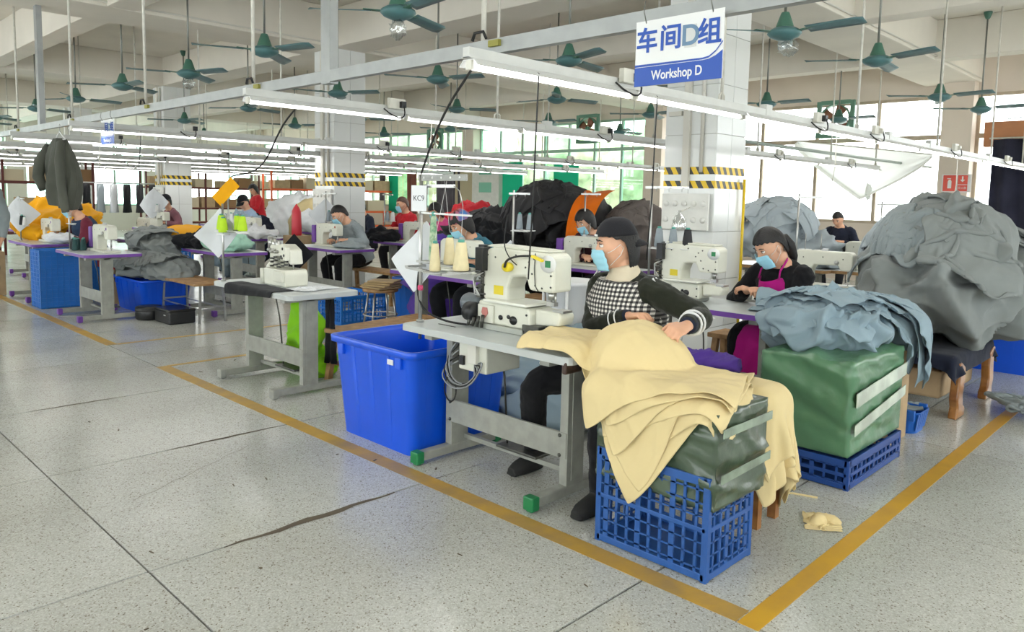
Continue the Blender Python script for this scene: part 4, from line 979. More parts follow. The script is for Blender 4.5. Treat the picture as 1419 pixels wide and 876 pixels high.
tub('blue_tub', 'bright blue tub edge at the far right behind the big grey heap', (8.2, 1.6, 0), .7, .7, .62, bin_blue, sticker=False)
def bench(name, lab, c, L_, W_, H_, rz=0, metal=False):
    t = thing(name, lab, 'bench', c, rz)
    if metal:
        for k in range(4): MB().box((0, -W_/2+W_*(k+.5)/4, H_-.012), (L_, W_/4-.004, .024)).build('seat_board', wood_m, t, bevel=.003)
    else: MB().box((0, 0, H_-.018), (L_, W_, .036)).build('seat_board', wood_m, t, bevel=.005)
    lm = steel if metal else wood_m; w_ = .022 if metal else .045
    for sx in (-1, 1):
        for sy in (-1, 1):
            sp = 0 if metal else .05
            MB().bar((sx*(L_/2-.06+sp*.6), sy*(W_/2-.03+sp*.4), 0), (sx*(L_/2-.08), sy*(W_/2-.04), H_-.03), w_, w_).build('leg', lm, t)
        MB().bar((sx*(L_/2-.07), -W_/2+.04, H_*.35), (sx*(L_/2-.07), W_/2-.04, H_*.35), w_*.8, w_*.6).build('stretcher', lm, t)
    if metal:
        for sy in (-1, 1): MB().bar((-L_/2+.07, sy*(W_/2-.035), H_*.4), (L_/2-.07, sy*(W_/2-.035), H_*.4), .018, .018).build('stretcher', lm, t)
    else: MB().bar((-L_/2+.09, 0, H_*.45), (L_/2-.09, 0, H_*.45), .05, .025).build('stretcher', lm, t)
    return t
bench('wooden_bench', 'steel legged bench with slatted wooden top behind black boxes', (3.72, 8.88, 0), .42, 1.1, .45, 0, True)
bench('wooden_bench', 'plain wooden bench left behind the big blue tub', (3.72, 5.10, 0), 1.05, .26, .43, math.radians(8))
bench('wooden_bench', 'long wooden bench behind the front machine', (5.9, 4.9, 0), .34, 1.3, .45)
bench('wooden_bench', 'wooden bench with grey cloth, seat of grey shirted man', (6.2, 8.75, 0), .34, 1.2, .45)
bench('wooden_bench', 'wooden bench left behind woman in checked vest', (4.05, 2.45, 0), .25, .7, .46)
bench('wooden_bench', 'wooden bench under the woman in pink apron', (5.42, 2.55, 0), .28, .9, .46)
def stool(name, lab, c, H_=.5, r=.17, m=steel, top=wood_m):
    t = thing(name, lab, 'stool', c)
    MB().lathe([(.0, H_-.03), (r, H_-.03), (r+.004, H_-.015), (r, H_), (.0, H_)], n=22).build('seat', top, t)
    for k in range(4):
        a = k*PI/2+.5; MB().cyl((math.cos(a)*(r+.02), math.sin(a)*(r+.02), 0), (math.cos(a)*(r-.05), math.sin(a)*(r-.05), H_-.03), .011, n=7).build('leg', m, t)
    n = 20; MB().tube([(math.cos(2*PI*k/n)*(r-.005), math.sin(2*PI*k/n)*(r-.005), H_*.4) for k in range(n+1)], .007, 6).build('ring', m, t)
    return t
stool('round_stool', 'round stool piled with folded tan cloth behind the crate', (4.85, 6.72, 0), .47, .19)
stool('round_stool', 'steel stool beneath the woman in checked vest', (3.36, 2.36, 0), .46, .16, dark_steel, black_rub)
for i, (x, y, lb) in enumerate([(5.25, 5.4, 'stool beneath the woman in teal'), (6.85, 5.3, 'stool beneath plaid dark red woman'), (3.5, 11.45, 'stool beneath burgundy shirted man'), (6.3, 15.4, 'stool beneath man in dark cap')]):
    stool('round_stool', lb, (x, y, 0), .46, .16)
# black boxes on the floor
def black_case(lab, c, d, rnd=False):
    t = thing('black_case', lab, 'case', c)
    if rnd: MB().lathe([(.0, 0), (.13, 0), (.145, .02), (.145, .14), (.13, .15), (.0, .15)], n=22).build('body', black_pl, t); MB().lathe([(.147, .10), (.147, .115), (.14, .115)], n=22).build('rim', black_rub, t)
    else: MB().box((0, 0, d[2]*.42), (d[0], d[1], d[2]*.84)).build('body', black_pl, t, bevel=.02); MB().box((0, 0, d[2]*.88), (d[0]+.006, d[1]+.006, d[2]*.2)).build('lid', mat('black_gloss', hx('1a1a1c'), .25), t, bevel=.015); MB().box((-d[0]/2-.006, -d[1]*.25, d[2]*.6), (.004, .05, .01)).build('plate', sign_white, t)
black_case('round black pot on the floor left of the black case', (3.28, 9.05, 0), None, True)
black_case('rectangular black case on floor in front of the slatted bench', (3.42, 8.66, 0), (.30, .42, .17))
# ---- green wrapped bale on its crate
TAPE2 = mat('clear_tape_dark', hx('7f8f7c'), .12, spec=.9, noise_amt=.35, noise_scale=8)
TAPE = mat('clear_tape', hx('b9c4b2'), .18, spec=.8, noise_amt=.25, noise_scale=6)
def bale(name, lab, c, d, m, seed, straps):
    t = thing(name, lab, 'bale', c)
    n = 22; b = MB(); L_, W_, H_ = d
    bm = bmesh.new(); bmesh.ops.create_cube(bm, size=1); bmesh.ops.subdivide_edges(bm, edges=bm.edges, cuts=n, use_grid_fill=True)
    P = np.array([v.co[:] for v in bm.verts]); 
    q = np.sign(P)*np.abs(P); P2 = P*np.array(d)
    nn = P/np.maximum(np.abs(P).max(1), 1e-6)[:, None]; nrm = np.where(np.abs(nn) > .999, nn, 0)
    wv = wrinkle(P2*np.array([1, 1, 2.4]), .035, 7, seed, 3)-.014
    edge = (np.sort(np.abs(P), 1)[:, 1] > .47)
    P2 += nrm*np.where(edge, -.004, wv)[:, None]
    for v, p in zip(bm.verts, P2): v.co = p+np.array([0, 0, H_/2])
    me = bpy.data.meshes.new('wrap'); bm.to_mesh(me); bm.free(); me.materials.append(m); me.polygons.foreach_set('use_smooth', [True]*len(me.polygons))
    o = bpy.data.objects.new('wrap', me); col.objects.link(o); o.parent = t
    for z0, z1, zc in straps: 
        MB()._add([(-L_*.5, -W_/2-.022, z0), (L_*.5, -W_/2-.022, z1), (L_*.5, -W_/2-.022, z1+zc), (-L_*.5, -W_/2-.022, z0+zc)], [(0, 1, 2, 3)]) if 0 else None
        s = MB(); s._add([(-L_*.48, -W_/2-.02, z0), (L_*.48, -W_/2-.02, z1), (L_*.48, -W_/2-.02, z1+zc), (-L_*.48, -W_/2-.02, z0+zc)], [(0, 1, 2, 3)]); s.build('clear_tape', TAPE if m is tarp_g else TAPE2, t, solid=.003)
    return t
bale('wrapped_bale', 'square bale wrapped in glossy green woven tarp under blue grey garments', (4.34, 1.65, .17), (.80, .50, .50), tarp_g, 4, [(.27, .33, .075), (.12, .21, .06)])
ob = bale('wrapped_bale', 'olive green tarp wrapped bundle beneath the cream garments', (2.77, 1.68, .285), (.42, .58, .39), tarp_d, 9, [(.30, .30, .035), (.12, .13, .035)])
# ---- cream garments piled over the bundle, reaching to the table
colA = [sd_box((2.77, 1.70, .49), (.215, .28, .19), .05), sd_ell((2.86, 1.98, .64), (.19, .22, .21)), sd_box((2.88, 2.66, .38), (.28, .50, .386), .02), sd_box((3.20, 1.62, .30), (.16, .16, .30), .05)]
cream = []
gl = 'cream garments stacked over the front crate'
specs = [ # centre, w, h, rz, squeeze
    ((2.76, 1.74, .98), .76, .72, .70, .86, 'bottom cream garment of the front stack, corner pointing down at the crate'),
    ((2.78, 1.70, 1.00), .74, .64, .45, .86, 'lower cream garment with corner hanging at the crate front'),
    ((2.74, 1.80, 1.02), .72, .66, .95, .86, 'lower middle cream garment with rippled hem in the front stack'),
    ((2.80, 1.72, 1.03), .74, .62, .30, .88, 'middle cream garment with rippled hem in the front stack'),
    ((2.76, 1.78, 1.05), .68, .62, .62, .88, 'fourth cream garment from the top of the front stack'),
    ((2.80, 1.74, 1.06), .70, .60, .42, .88, 'third cream garment from the top of the front stack'),
    ((2.78, 2.04, 1.08), .42, .95, .12, .90, 'cream garment of front stack whose corner lies on the table end'),
    ((2.84, 1.80, 1.10), .80, .72, .38, .90, 'topmost cream garment of front stack, smooth and broad')]
for i, (c, w_, h_, rz_, sq, lb) in enumerate(specs):
    drop('cream_garment', lb, 'garment', cm_cream, c, w_, h_, colA, rz_, n=56 if i < 6 else 72, seed=20+i, squeeze=sq, z_amp=.045, steps=70, thick=.010+.009*i, group=gl, solid=.003, fric=.75, bend=.06, wr=(.014, 12, i))
colB = [sd_box((3.22, 1.60, .32), (.12, .14, .31), .06), sd_box((2.78, 1.70, .49), (.215, .28, .23), .04)]
for i in range(3):
    drop('cream_garment', ['lowest cream garment hanging right of the olive bundle', 'middle cream garment hanging right of the olive bundle', 'top cream garment hanging right of the olive bundle'][i], 'garment', cm_cream, (3.20, 1.62, .85+.03*i), .62, .75, colB, .35-.2*i, n=38, seed=40+i, squeeze=.85, z_amp=.02, steps=60, thick=.012+.012*i, group='cream garments hanging at right of the stack', fric=.4, bend=.15)
wood_leg = thing('low_stool', 'small wooden stool hidden under the right cream garments', 'stool', (3.27, 1.62, 0))
for sx in (-1, 1):
    for sy in (-1, 1): MB().box((sx*.09, sy*.10, .26), (.04, .04, .52)).build('leg', wood_dk, wood_leg)
MB().box((0, 0, .57), (.22, .26, .05)).build('seat', wood_dk, wood_leg)
# ---- scrap on the floor and string
drop('fabric_scrap', 'small cream fabric scrap crumpled on the floor by the yellow line', 'scrap', cm_cream, (3.46, 1.33, .14), .30, .22, [sd_ell((3.45, 1.34, .0), (.05, .03, .035)), sd_ell((3.50, 1.31, 0), (.02, .05, .03))], .5, n=30, seed=3, squeeze=.5, z_amp=.09, steps=40, thick=.004, group=None, solid=.002)
tag(MB().tube([on_z(1060, 688, .004), on_z(1075, 683, .004), on_z(1100, 684, .004), on_z(1133, 690, .004)], .006, 5, flat=.4).build('fabric_strip', cm_cream), 'thin cream fabric strip lying on the floor right of olive bundle', 'scrap')
# ---- blue-grey garments on bale and pink woman's table
hb = thing('cardboard_box', 'cardboard box hidden under the hanging blue grey garments', 'box', (5.03, 1.70, 0)); MB().box((0, 0, .30), (.34, .40, .60)).build('carton', card_m, hb, bevel=.004)
colC = [sd_box((5.03, 1.70, .30), (.18, .21, .31), .04), sd_box((4.34, 1.65, .41), (.41, .26, .26), .03), sd_box((4.80, 2.6, .38), (.30, .62, .386), .02), sd_ell((4.50, 1.78, .70), (.40, .38, .20)), sd_ell((4.85, 1.72, .70), (.33, .30, .13))]
mound('fabric_pile', cm_bluegrey, [((4.50, 1.80, .76), (.42, .37, .19)), ((4.86, 1.70, .74), (.32, .30, .13))], 5, .13, 8, lab='heap of crumpled blue grey cut pieces on the green bale', cat='fabric pile', kind='stuff', seg=150)
for i, (c, w_, h_, rz_, lb) in enumerate([((4.40, 1.75, 1.05), .75, .7, .3, 'blue grey garment at the heap front, over the green bale'), ((4.75, 1.60, 1.0), .8, .62, -.5, 'blue grey garment hanging down at the right of the bale'), ((4.60, 1.88, 1.1), .8, .6, .9, 'blue grey garment on top of the heap near the apron'),
      ((4.74, 2.10, 1.02), .45, .5, .1, 'blue grey garment lying on the purple edged table end'), ((4.95, 1.55, .98), .6, .75, .6, 'lowest hanging blue grey garment near the wooden stand'), ((4.6, 1.78, 1.15), .8, .8, 1.3, 'topmost wrinkled blue grey garment of the heap'), ((5.02, 1.62, .95), .62, .9, .1, 'wide blue grey garment hanging over the box right of the bale'), ((4.98, 1.50, 1.0), .5, .8, -.3, 'outer blue grey garment hanging at the far right of the bale')]):
    drop('blue_grey_garment', lb, 'garment', cm_bluegrey, c, w_, h_, colC, rz_, n=52, seed=60+i, squeeze=.55, z_amp=.10, rough=.004, steps=75, thick=.02+.012*i, group='blue grey garments on the green bale', bend=.12, wr=(.022, 11, i))
# ---- big grey heap at right on a carved wooden stand
wst = thing('wooden_stand', 'varnished wooden stand with curved legs under the big grey heap', 'stand', (6.35, 1.75, 0))
for sy in (-1,):
    for sx in (-1, 1):
        pr = [(0, 0), (.20, 0), (.20, .06), (.15, .09), (.13, .16), (.16, .26), (.15, .36), (.06, .40), (.0, .40), (.03, .32), (.02, .24), (.0, .14), (.03, .08)]
        MB().prism([(sx*p[0]-sx*.5, p[1]) for p in pr], -.06, .0, axis='y', c=(0, -.32, 0)).build('carved_leg', wood_dk, wst, bevel=.012)
        MB().box((sx*.42, .30, .2), (.07, .07, .4)).build('leg', wood_dk, wst)
MB().box((0, 0, .21), (.86, .50, .20)).build('drawer_box', card_m, wst, bevel=.02)
MB().box((0, 0, .42), (1.06, .68, .04)).build('top', wood_dk, wst)
colD = [sd_ell((6.50, 1.72, 1.10), (.46, .44, .40)), sd_ell((6.50, 1.72, .80), (.68, .60, .40)), sd_ell((6.95, 1.6, .85), (.55, .5, .42))]
mound('fabric_pile', cm_dgrey, [((6.50, 1.72, 1.08), (.48, .45, .42)), ((6.45, 1.72, .82), (.68, .60, .36)), ((6.95, 1.62, .82), (.62, .55, .46))], 15, .22, 4.2, lab='towering heap of grey knit garments on the wooden stand', cat='fabric pile', kind='stuff', oct=3, zmin=.445, seg=150)
big = [((6.45, 1.72, 1.75), 1.0, .85, .2, 'grey knit garment across the top of the towering heap', cm_dgrey), ((6.25, 1.98, 1.6), 1.2, .5, .9, 'long grey sleeve hanging down left of the towering heap', cm_grey), ((6.75, 1.62, 1.6), 1.1, .6, -.6, 'grey garment hanging down right of the towering heap', cm_dgrey),
       ((6.25, 1.5, 1.5), .9, .8, .4, 'grey garment on the front of towering heap, middle', cm_dgrey), ((6.45, 1.3, 1.3), .9, .8, -.2, 'lowest grey garment at towering heap front', cm_grey), ((6.8, 1.60, 1.4), .9, .7, .2, 'dark grey garment low at heap right above stand', cm_dgrey),
       ((6.1, 1.75, 1.3), .9, .7, 1.1, 'grey garment on the camera side of the towering heap', cm_grey)]
for i, (c, w_, h_, rz_, lb, m_) in enumerate(big):
    drop('grey_garment', lb, 'garment', m_, c, w_, h_, colD, rz_, n=54, seed=80+i, squeeze=.62, z_amp=.12, rough=.002, steps=90, thick=.03+.014*i, group='grey garments on the towering heap', bend=.22, fric=.65, wr=(.035, 7, i), solid=.016)
drop('grey_garment', 'black cloth spread under the towering grey heap', 'garment', cm_navy, (6.35, 1.72, .52), 1.25, .85, [sd_box((6.35, 1.75, .42), (.55, .36, .025), .02)], 0, n=36, seed=90, squeeze=.95, z_amp=.01, steps=45, thick=.006)
# light grey piles further back
def heap(lab, m, parts, seed, amp=.18, freq=4.5, name='fabric_pile', zmin=None, seg=96): return mound(name, m, parts, seed, amp, freq, lab=lab, cat='fabric pile', kind='stuff', zmin=zmin, seg=seg)
heap('light grey garment heap left behind the towering dark one', cm_lgrey, [((7.8, 2.35, .85), (.42, .42, .45)), ((8.0, 2.2, 1.0), (.4, .4, .36)), ((7.7, 2.3, .4), (.4, .4, .40))], 21, .2, 4.5, zmin=.0)
heap('pale grey garment heap beside nearest column behind ponytailed woman', cm_lgrey, [((8.35, 3.95, 1.12), (.40, .42, .38)), ((8.5, 3.7, .95), (.42, .45, .3))], 22, .18, 5, zmin=.77)
table('sewing_table', 'table carrying the pale grey heap near the nearest column', 8.15, 3.85, L=1.2, edge=wood_m)
heap('small grey roll pile at the far right edge', cm_grey, [((9.2, 1.95, .9), (.5, .5, .35))], 24, .12, 7, zmin=.0)
# dark heap with orange cloth in the middle
heap('tall heap of charcoal garments in the middle distance', cm_char, [((8.0, 7.3, .8), (.70, .80, .70)), ((7.85, 6.85, 1.08), (.45, .50, .52)), ((7.6, 7.9, .72), (.6, .6, .50)), ((8.2, 6.2, .85), (.5, .55, .52))], 31, .36, 5.0, zmin=.02, seg=120)
heap('brownish grey garments at right end of the charcoal heap', cloth_mat('cloth_brown_grey', hx('6e6662')), [((8.2, 5.75, .95), (.45, .40, .50))], 33, .2, 5, zmin=.02)
drop('orange_garment', 'bright orange garment draped over charcoal heap', 'garment', cm_orange, (7.62, 6.12, 1.75), 1.0, .42, [sd_ell((8.1, 6.1, .88), (.62, .60, .60)), sd_ell((7.85, 6.9, 1.05), (.55, .75, .58)), sd_ell((8.2, 5.75, .92), (.45, .40, .50))], .2, n=40, seed=7, squeeze=.8, z_amp=.05, steps=90, thick=.12)
def dress(what, where, m, c, r, seed, k=4, grp=None, sz=1.):
    words = ['on top of', 'at the front of', 'on the left side of', 'on the right side of', 'low down on', 'in the middle of']
    for i in range(k):
        dx, dy = [(0, 0), (-.5, -.1), (-.3, .55), (-.2, -.6), (-.55, .2), (-.4, -.3)][i]
        drop(what, words[i]+' '+where if 0 else what.replace('_', ' ')+' '+words[i]+' '+where, 'garment', m, (c[0]+dx*r[0], c[1]+dy*r[1], c[2]+r[2]+.25), r[1]*1.7*sz, r[1]*1.3*sz, [sd_ell(c, r)], .5*i+.3, n=36, seed=seed+i, squeeze=.55, z_amp=.12*r[1]/.5, rough=.004, steps=60, thick=.03+.015*i, group=grp or 'garments on '+where[:40], bend=.12, wr=(.025, 9, i))
dress('pale_grey_garment', 'heap beside the nearest column', cm_lgrey, (8.35, 3.95, 1.08), (.42, .44, .40), 130)
dress('light_grey_garment', 'heap left behind towering one', cm_lgrey, (7.85, 2.3, .92), (.42, .42, .46), 140, 4)
dress('charcoal_garment', 'tall charcoal heap', cm_char, (7.85, 6.9, 1.05), (.55, .75, .58), 150, 5)
dress('brownish_garment', 'right end of charcoal heap', MATS['cloth_brown_grey'], (8.2, 5.75, .92), (.45, .40, .50), 160, 3)
dress('charcoal_garment', 'left end of the charcoal heap', cm_char, (7.7, 7.9, .75), (.6, .6, .52), 170, 3)
# grey bundle on tub at left
heap('dark grey garment bundle on the blue tub behind left table', cm_dgrey, [((3.62, 9.95, .52), (.36, .62, .20)), ((3.7, 9.5, .50), (.32, .45, .17))], 41, .12, 8, zmin=.41, seg=120)
heap('upper dark grey garment bundle behind the left purple table', cm_dgrey, [((3.75, 10.1, .80), (.30, .55, .16))], 42, .12, 8, zmin=.6, seg=120)
for i, (c, w_, h_, rz_, lb) in enumerate([((3.55, 9.85, .95), .8, 1.0, .1, 'dark grey garment over the lower bundle behind wooden bench'), ((3.6, 9.6, .9), .7, .8, .5, 'dark grey garment hanging from bundle over the blue tub'), ((3.7, 10.1, 1.15), .7, .9, -.2, 'dark grey garment across the upper bundle')]):
    drop('grey_garment', lb, 'garment', cm_dgrey, c, w_, h_, [sd_ell((3.62, 9.95, .52), (.36, .62, .20)), sd_ell((3.7, 9.5, .50), (.32, .45, .17))]+([sd_ell((3.75, 10.1, .80), (.30, .55, .16))] if i == 2 else []), rz_, n=44, seed=110+i, squeeze=.55, z_amp=.10, rough=.004, steps=60, thick=.02+.01*i, group='grey garments on the bundle', bend=.12, wr=(.02, 12, i))
heap('yellow orange garments heaped behind burgundy shirted man', cm_yellow, [((3.3, 12.6, 1.0), (.55, .75, .32)), ((3.1, 11.9, .88), (.3, .4, .16))], 43, .2, 6, zmin=.0)
drop('yellow_garment', 'yellow garment on bundle left of the hanging white square', 'garment', cm_yellow, (4.2, 10.2, 1.25), .9, .7, [sd_ell((4.2, 10.2, .8), (.35, .55, .22))], .5, n=32, seed=12, squeeze=.7, z_amp=.06, steps=60)
heap('black garments on a table left of white square cloth', cm_black, [((4.05, 9.55, .86), (.2, .28, .12))], 44, .1, 9, zmin=.766)
heap('grey cloth heap lying on floor behind the front table', cm_bluegrey, [((3.95, 3.55, .17), (.48, .62, .22)), ((3.7, 3.2, .10), (.35, .35, .13))], 45, .12, 5, zmin=.001, seg=120)
heap('purple garments in front of woman in pink top', cm_purple, [((5.25, 6.2, .55), (.33, .40, .54))], 46, .12, 6, zmin=.0)
heap('black garments right of the purple ones before charcoal heap', cm_black, [((6.7, 7.1, .6), (.4, .5, .62))], 47, .18, 6, zmin=.0)
heap('red garments heaped behind woman in pink top', cm_red, [((9.2, 10.0, .7), (.45, .7, .70))], 48, .16, 5, zmin=.0)
heap('black garments on table in front of the man in red', cm_black, [((7.1, 9.75, .85), (.28, .3, .11))], 49, .1, 8, zmin=.76)
heap('mint green garments behind the black strip cloth', cm_mint, [((4.2, 8.95, .86), (.28, .38, .11))], 50, .08, 8, zmin=.766)
heap('blue grey checked garments behind the yellow hanging cloth', cm_bluegrey, [((6.1, 12.7, .58), (.45, .5, .57))], 51, .15, 6, zmin=.0)
heap('white garments on far table behind blue shirted man', cm_white, [((7.6, 12.4, .95), (.4, .6, .24)), ((5.7, 11.4, .84), (.3, .6, .1))], 52, .12, 6, zmin=.766)
heap('pale bagged garments under the distant shelves', cm_white, [((10.6, 18.4, .72), (.9, .9, .75)), ((9.6, 15.0, .6), (.8, .9, .65))], 53, .2, 4, zmin=.0)
drop('blue_grey_garment', 'blue grey piece in the hands of the pink apron woman', 'garment', cm_bluegrey, (4.84, 2.24, .95), .40, .36, [sd_box((4.79, 2.66, .38), (.29, .60, .386), .02), sd_ell((4.95, 2.40, .80), (.10, .16, .09))], .3, n=34, seed=8, squeeze=.6, z_amp=.05, steps=50, thick=.008, wr=(.012, 18, 3))
heap('cream garments heaped far behind the red extinguisher', cm_cream, [((8.2, 13.6, .68), (.45, .6, .68))], 54, .15, 6, zmin=.0)
heap('cream garments seen between orange cloth and nearest column', cm_cream, [((9.6, 6.7, .70), (.4, .5, .70))], 55, .12, 6, zmin=.0)
heap('grey cloth on the machine bed of grey shirted man', cm_grey, [((5.72, 8.62, .80), (.2, .30, .05))], 56, .05, 12, zmin=.767)
heap('blue grey cloth under the needle of front machine', cm_bluegrey, [((3.02, 2.42, .785), (.17, .22, .04))], 57, .035, 14, zmin=.767)
heap('white cloth pieces on the left purple edged table', cm_white, [((3.0, 11.25, .82), (.2, .3, .07))], 58, .06, 10, zmin=.767)
heap('dark garments on the table of dark cap man', cm_navy, [((7.3, 14.2, .55), (.3, .45, .50))], 59, .1, 8, zmin=.0)
# tan folded cloth on round stool, grey cloth on the bench
for k in range(4): tag(MB().box((4.85+.01*k, 6.72-.01*k, .486+.022*k), (.30-.012*k, .36-.02*k, .02), .2*k).build('folded_cloth', cm_brown, bevel=.008), ['bottom', 'second', 'third', 'top'][k]+' folded tan cloth on the round stool', 'folded cloth', 'folded tan cloths')
# cloth bits on table 2
drop('white_cloth', 'small white cloth crumpled at right end of overlock table', 'cloth', cm_white, (3.0, 5.02, .90), .40, .26, [sd_box((2.95, 5.36, .38), (.30, .61, .386), .02)], .2, n=26, seed=5, squeeze=.6, z_amp=.03, steps=45, thick=.005)
drop('black_cloth', 'black band lying across the overlock table edge', 'cloth', cm_black, (2.72, 5.36, .80), .22, .75, [sd_box((2.95, 5.36, .38), (.30, .61, .386), .02)], .05, n=34, seed=6, squeeze=.95, z_amp=.005, steps=45, thick=.005)
mound('lime_cloth', cm_lime, [((3.18, 5.46, .36), (.09, .20, .34)), ((3.26, 5.40, .10), (.15, .26, .12)), ((3.22, 5.62, .22), (.08, .10, .24))], 19, .09, 8, lab='lime green cloth hanging under the overlock table to the floor', cat='cloth', zmin=.002)
P, rest = sheet(14, 30, .14, .50, (0, 0, 0), 0, (0, 0), .7, .003, 10, .02)
Q = np.stack([3.22+P[..., 2], 5.12-P[..., 0], .50+P[..., 1]*1.2], -1); Q = cloth_sim(Q, [], 40, 6, .004, rest, pins=(slice(-2, None), slice(None)))
tag(cloth_obj('black_strip', Q, cm_black), 'narrow black cloth hanging under the overlock table', 'cloth')
def hang_square(name, lab, top, w_, h_, m, rz=0., diamond=True, seed=0, curl=.05, cat='cloth'):
    "square of cloth hung from one corner (diamond) or edge; gravity leads the folds"
    n = 26; P = np.zeros((n, n, 3)); r = np.random.RandomState(seed); cs, sn = math.cos(rz), math.sin(rz)
    for j in range(n):
        for i in range(n):
            a = i/(n-1)*w_; b_ = j/(n-1)*h_
            u, v = ((a-b_)*.70, -(a+b_)*.70) if diamond else (a-w_/2, -b_)
            d = curl*math.sin(u*9+seed)+.4*curl*math.sin(v*7+seed*2)
            P[j, i] = (top[0]+u*cs*.92-d*sn, top[1]+u*sn*.92+d*cs, top[2]+v*.97)
    return tag(cloth_obj(name, P, m, solid=.0015), lab, cat)
hang_square('white_cloth', 'white fabric square hung from front thread stand pole by a corner', (2.685, 3.375, 1.34), .27, .34, cm_white, -1.7, seed=1)
hang_square('white_cloth', 'white fabric square hung by a corner beside the lime cones', (2.70, 5.93, 1.35), .27, .33, cm_white, -.85, seed=2)
hang_square('yellow_cloth', 'yellow cloth hung from the power cord above the lime cones', (2.79, 5.89, 1.60), .11, .24, cm_yellow, -.7, seed=3, diamond=True, curl=.02)
hang_square('black_cloth', 'black cloth hanging down behind the lime cones', (3.10, 5.45, 1.16), .24, .24, cm_black, -.8, seed=4, curl=.02)
hang_square('white_cloth', 'white fabric square hanging near burgundy shirted man at left edge', (2.70, 11.97, 1.37), .36, .36, cm_white, -.6, seed=5)
hang_square('white_cloth', 'white fabric square hanging at the stand of the man in dark cap', (5.62, 15.06, 1.53), .4, .5, cm_white, -.9, seed=6)
hang_square('white_cloth', 'white fabric square hanging left of grey cones and grey shirted man', (5.82, 9.40, 1.42), .34, .34, cm_white, -.8, seed=7)
hang_square('white_cloth', 'white triangle of cloth below the stand before the charcoal heap', (4.82, 4.73, 1.10), .24, .26, cm_white, -.8, seed=8)
# ---- grey sweater on its hanger under the rail
sy_ = 9.55
hg = thing('clothes_hanger', 'white hanger holding the dark grey sweater under the rail', 'hanger', (2.56, sy_, 2.12))
MB().tube([(0, -.2, -.10), (0, -.1, -.06), (0, 0, -.01), (0, .1, -.06), (0, .2, -.10), (0, 0, -.105), (0, -.2, -.10)], .008, 6).build('shoulders', sign_white, hg)
MB().tube([(0, 0, -.01), (0, 0, .03), (0, .02, .05), (0, .0, .07), (0, -.02, .05)], .004, 6).build('hook', steel, hg)
b = MB(); prof = [(.0, .085, .05), (-.03, .17, .06), (-.08, .26, .07), (-.18, .33, .09), (-.32, .38, .11), (-.42, .41, .12), (-.54, .40, .12), (-.66, .35, .11), (-.74, .29, .09)]
rows = []
for k in range(41):
    t_ = k/40*(len(prof)-1); i = min(int(t_), len(prof)-2); f = t_-i; z, a, d = [prof[i][q]*(1-f)+prof[i+1][q]*f for q in range(3)]
    rows.append([(math.sin(th)*d*(1+.25*math.sin(5*th+z*6))+.02*math.sin(9*th+z*11)*min(1, -z*4), math.cos(th)*a+.05*math.sin(z*5)*(-z)-z*z*.12, z*1.0+(.06*math.cos(th)*(-z))) for th in [2*PI*q/56 for q in range(56)]])
b.grid(rows, closed=True); sw_ = b.build('sweater', cm_sweat, None, fix=False, solid=.006); sw_.location = (2.56, sy_, 2.03); sw_.scale = (1, .92, 1); MB().tube([(-.05, -.22, -.06), (-.09, -.33, -.25), (-.10, -.40, -.5), (-.09, -.44, -.74), (-.08, -.45, -.80)], [(.05, .04), (.07, .05), (.07, .045), (.06, .04), (.05, .035)], 14).build('sleeve', cm_sweat, sw_, solid=.004); MB().tube([(-.05, .25, -.08), (-.12, .36, -.25), (-.15, .33, -.42), (-.13, .22, -.56)], [(.05, .04), (.07, .05), (.065, .045), (.05, .03)], 14).build('sleeve', cm_sweat, sw_)
tag(sw_, 'dark grey sweater on a white hanger hanging from the rail', 'sweater')
# red extinguisher bag, curtains, rope
tag(MB().lathe([(.0, 0), (.09, .0), (.095, .03), (.085, .38), (.05, .44), (.03, .46), (.0, .5)], (6.15, 10.75, .82), 16, sx=.8).build('extinguisher', mat('ext_red', hx('c42838'), .4)), 'red fire extinguisher left of the tall white column', 'extinguisher')
tag(MB().box((6.15, 10.75, .41), (.3, .3, .82)).build('cabinet', card_m), 'small cabinet under the red extinguisher', 'cabinet')
def curtain(lab, y0, y1, z0, z1, m, x=15.02, amp=.04, fr=26.):
    n = max(12, int((y1-y0)*30)); P = []
    for k in range(9):
        z = z1+(z0-z1)*k/8; P.append([(x-.05+amp*math.sin(fr*y+.4*math.sin(z*2)), y, z) for y in np.linspace(y0, y1, n)])
    t = thing('curtain', lab, 'curtain', (0, 0, 0)); MB().grid(P).build('fabric', m, t, solid=.004, fix=False)
    MB().cyl((x-.05, y0-.05, z1+.02), (x-.05, y1+.05, z1+.02), .015, n=8).build('curtain_rod', rod_m, t); return t
cur_d = cloth_mat('curtain_navy', hx('2b2c3c'), var=.25); cur_g = cloth_mat('curtain_grey', hx('5f5a60'), var=.2); cur_b = cloth_mat('curtain_brown', hx('8d5c50'), var=.2)
Yx = lambda p: on_x(p, 250, 15.0).y
curtain('dark navy curtain hanging in the far right window', 2.0, Yx(1372), .1, 2.62, cur_d, amp=.05, fr=18)
for a, b_, m_, lb in ((640, 605, cur_g, 'grey curtain behind KC9 card in the back windows'), (578, 565, cur_b, 'brown curtain in far back window near man in red'), (643, 630, cur_d, 'navy curtain by the beige control panel'), (536, 526, cur_g, 'narrow dark curtain just right of tall white column')):
    ya, yb = sorted((Yx(a), Yx(b_)));
    curtain(lb, ya, max(yb, ya+.35), .9, 2.6, m_, amp=.03)
for a, b_, lb in ((550, 537, 'teal green curtain just right of tall white column'), (624, 606, 'teal green curtain behind man in red'), (722, 688, 'wide teal green curtain behind charcoal heap at left'), (800, 765, 'teal green curtain above the charcoal heap')):
    ya, yb = sorted((Yx(a), Yx(b_))); curtain(lb, ya, yb, .9, 2.45, curtain_teal, x=15.1, amp=.008, fr=12)
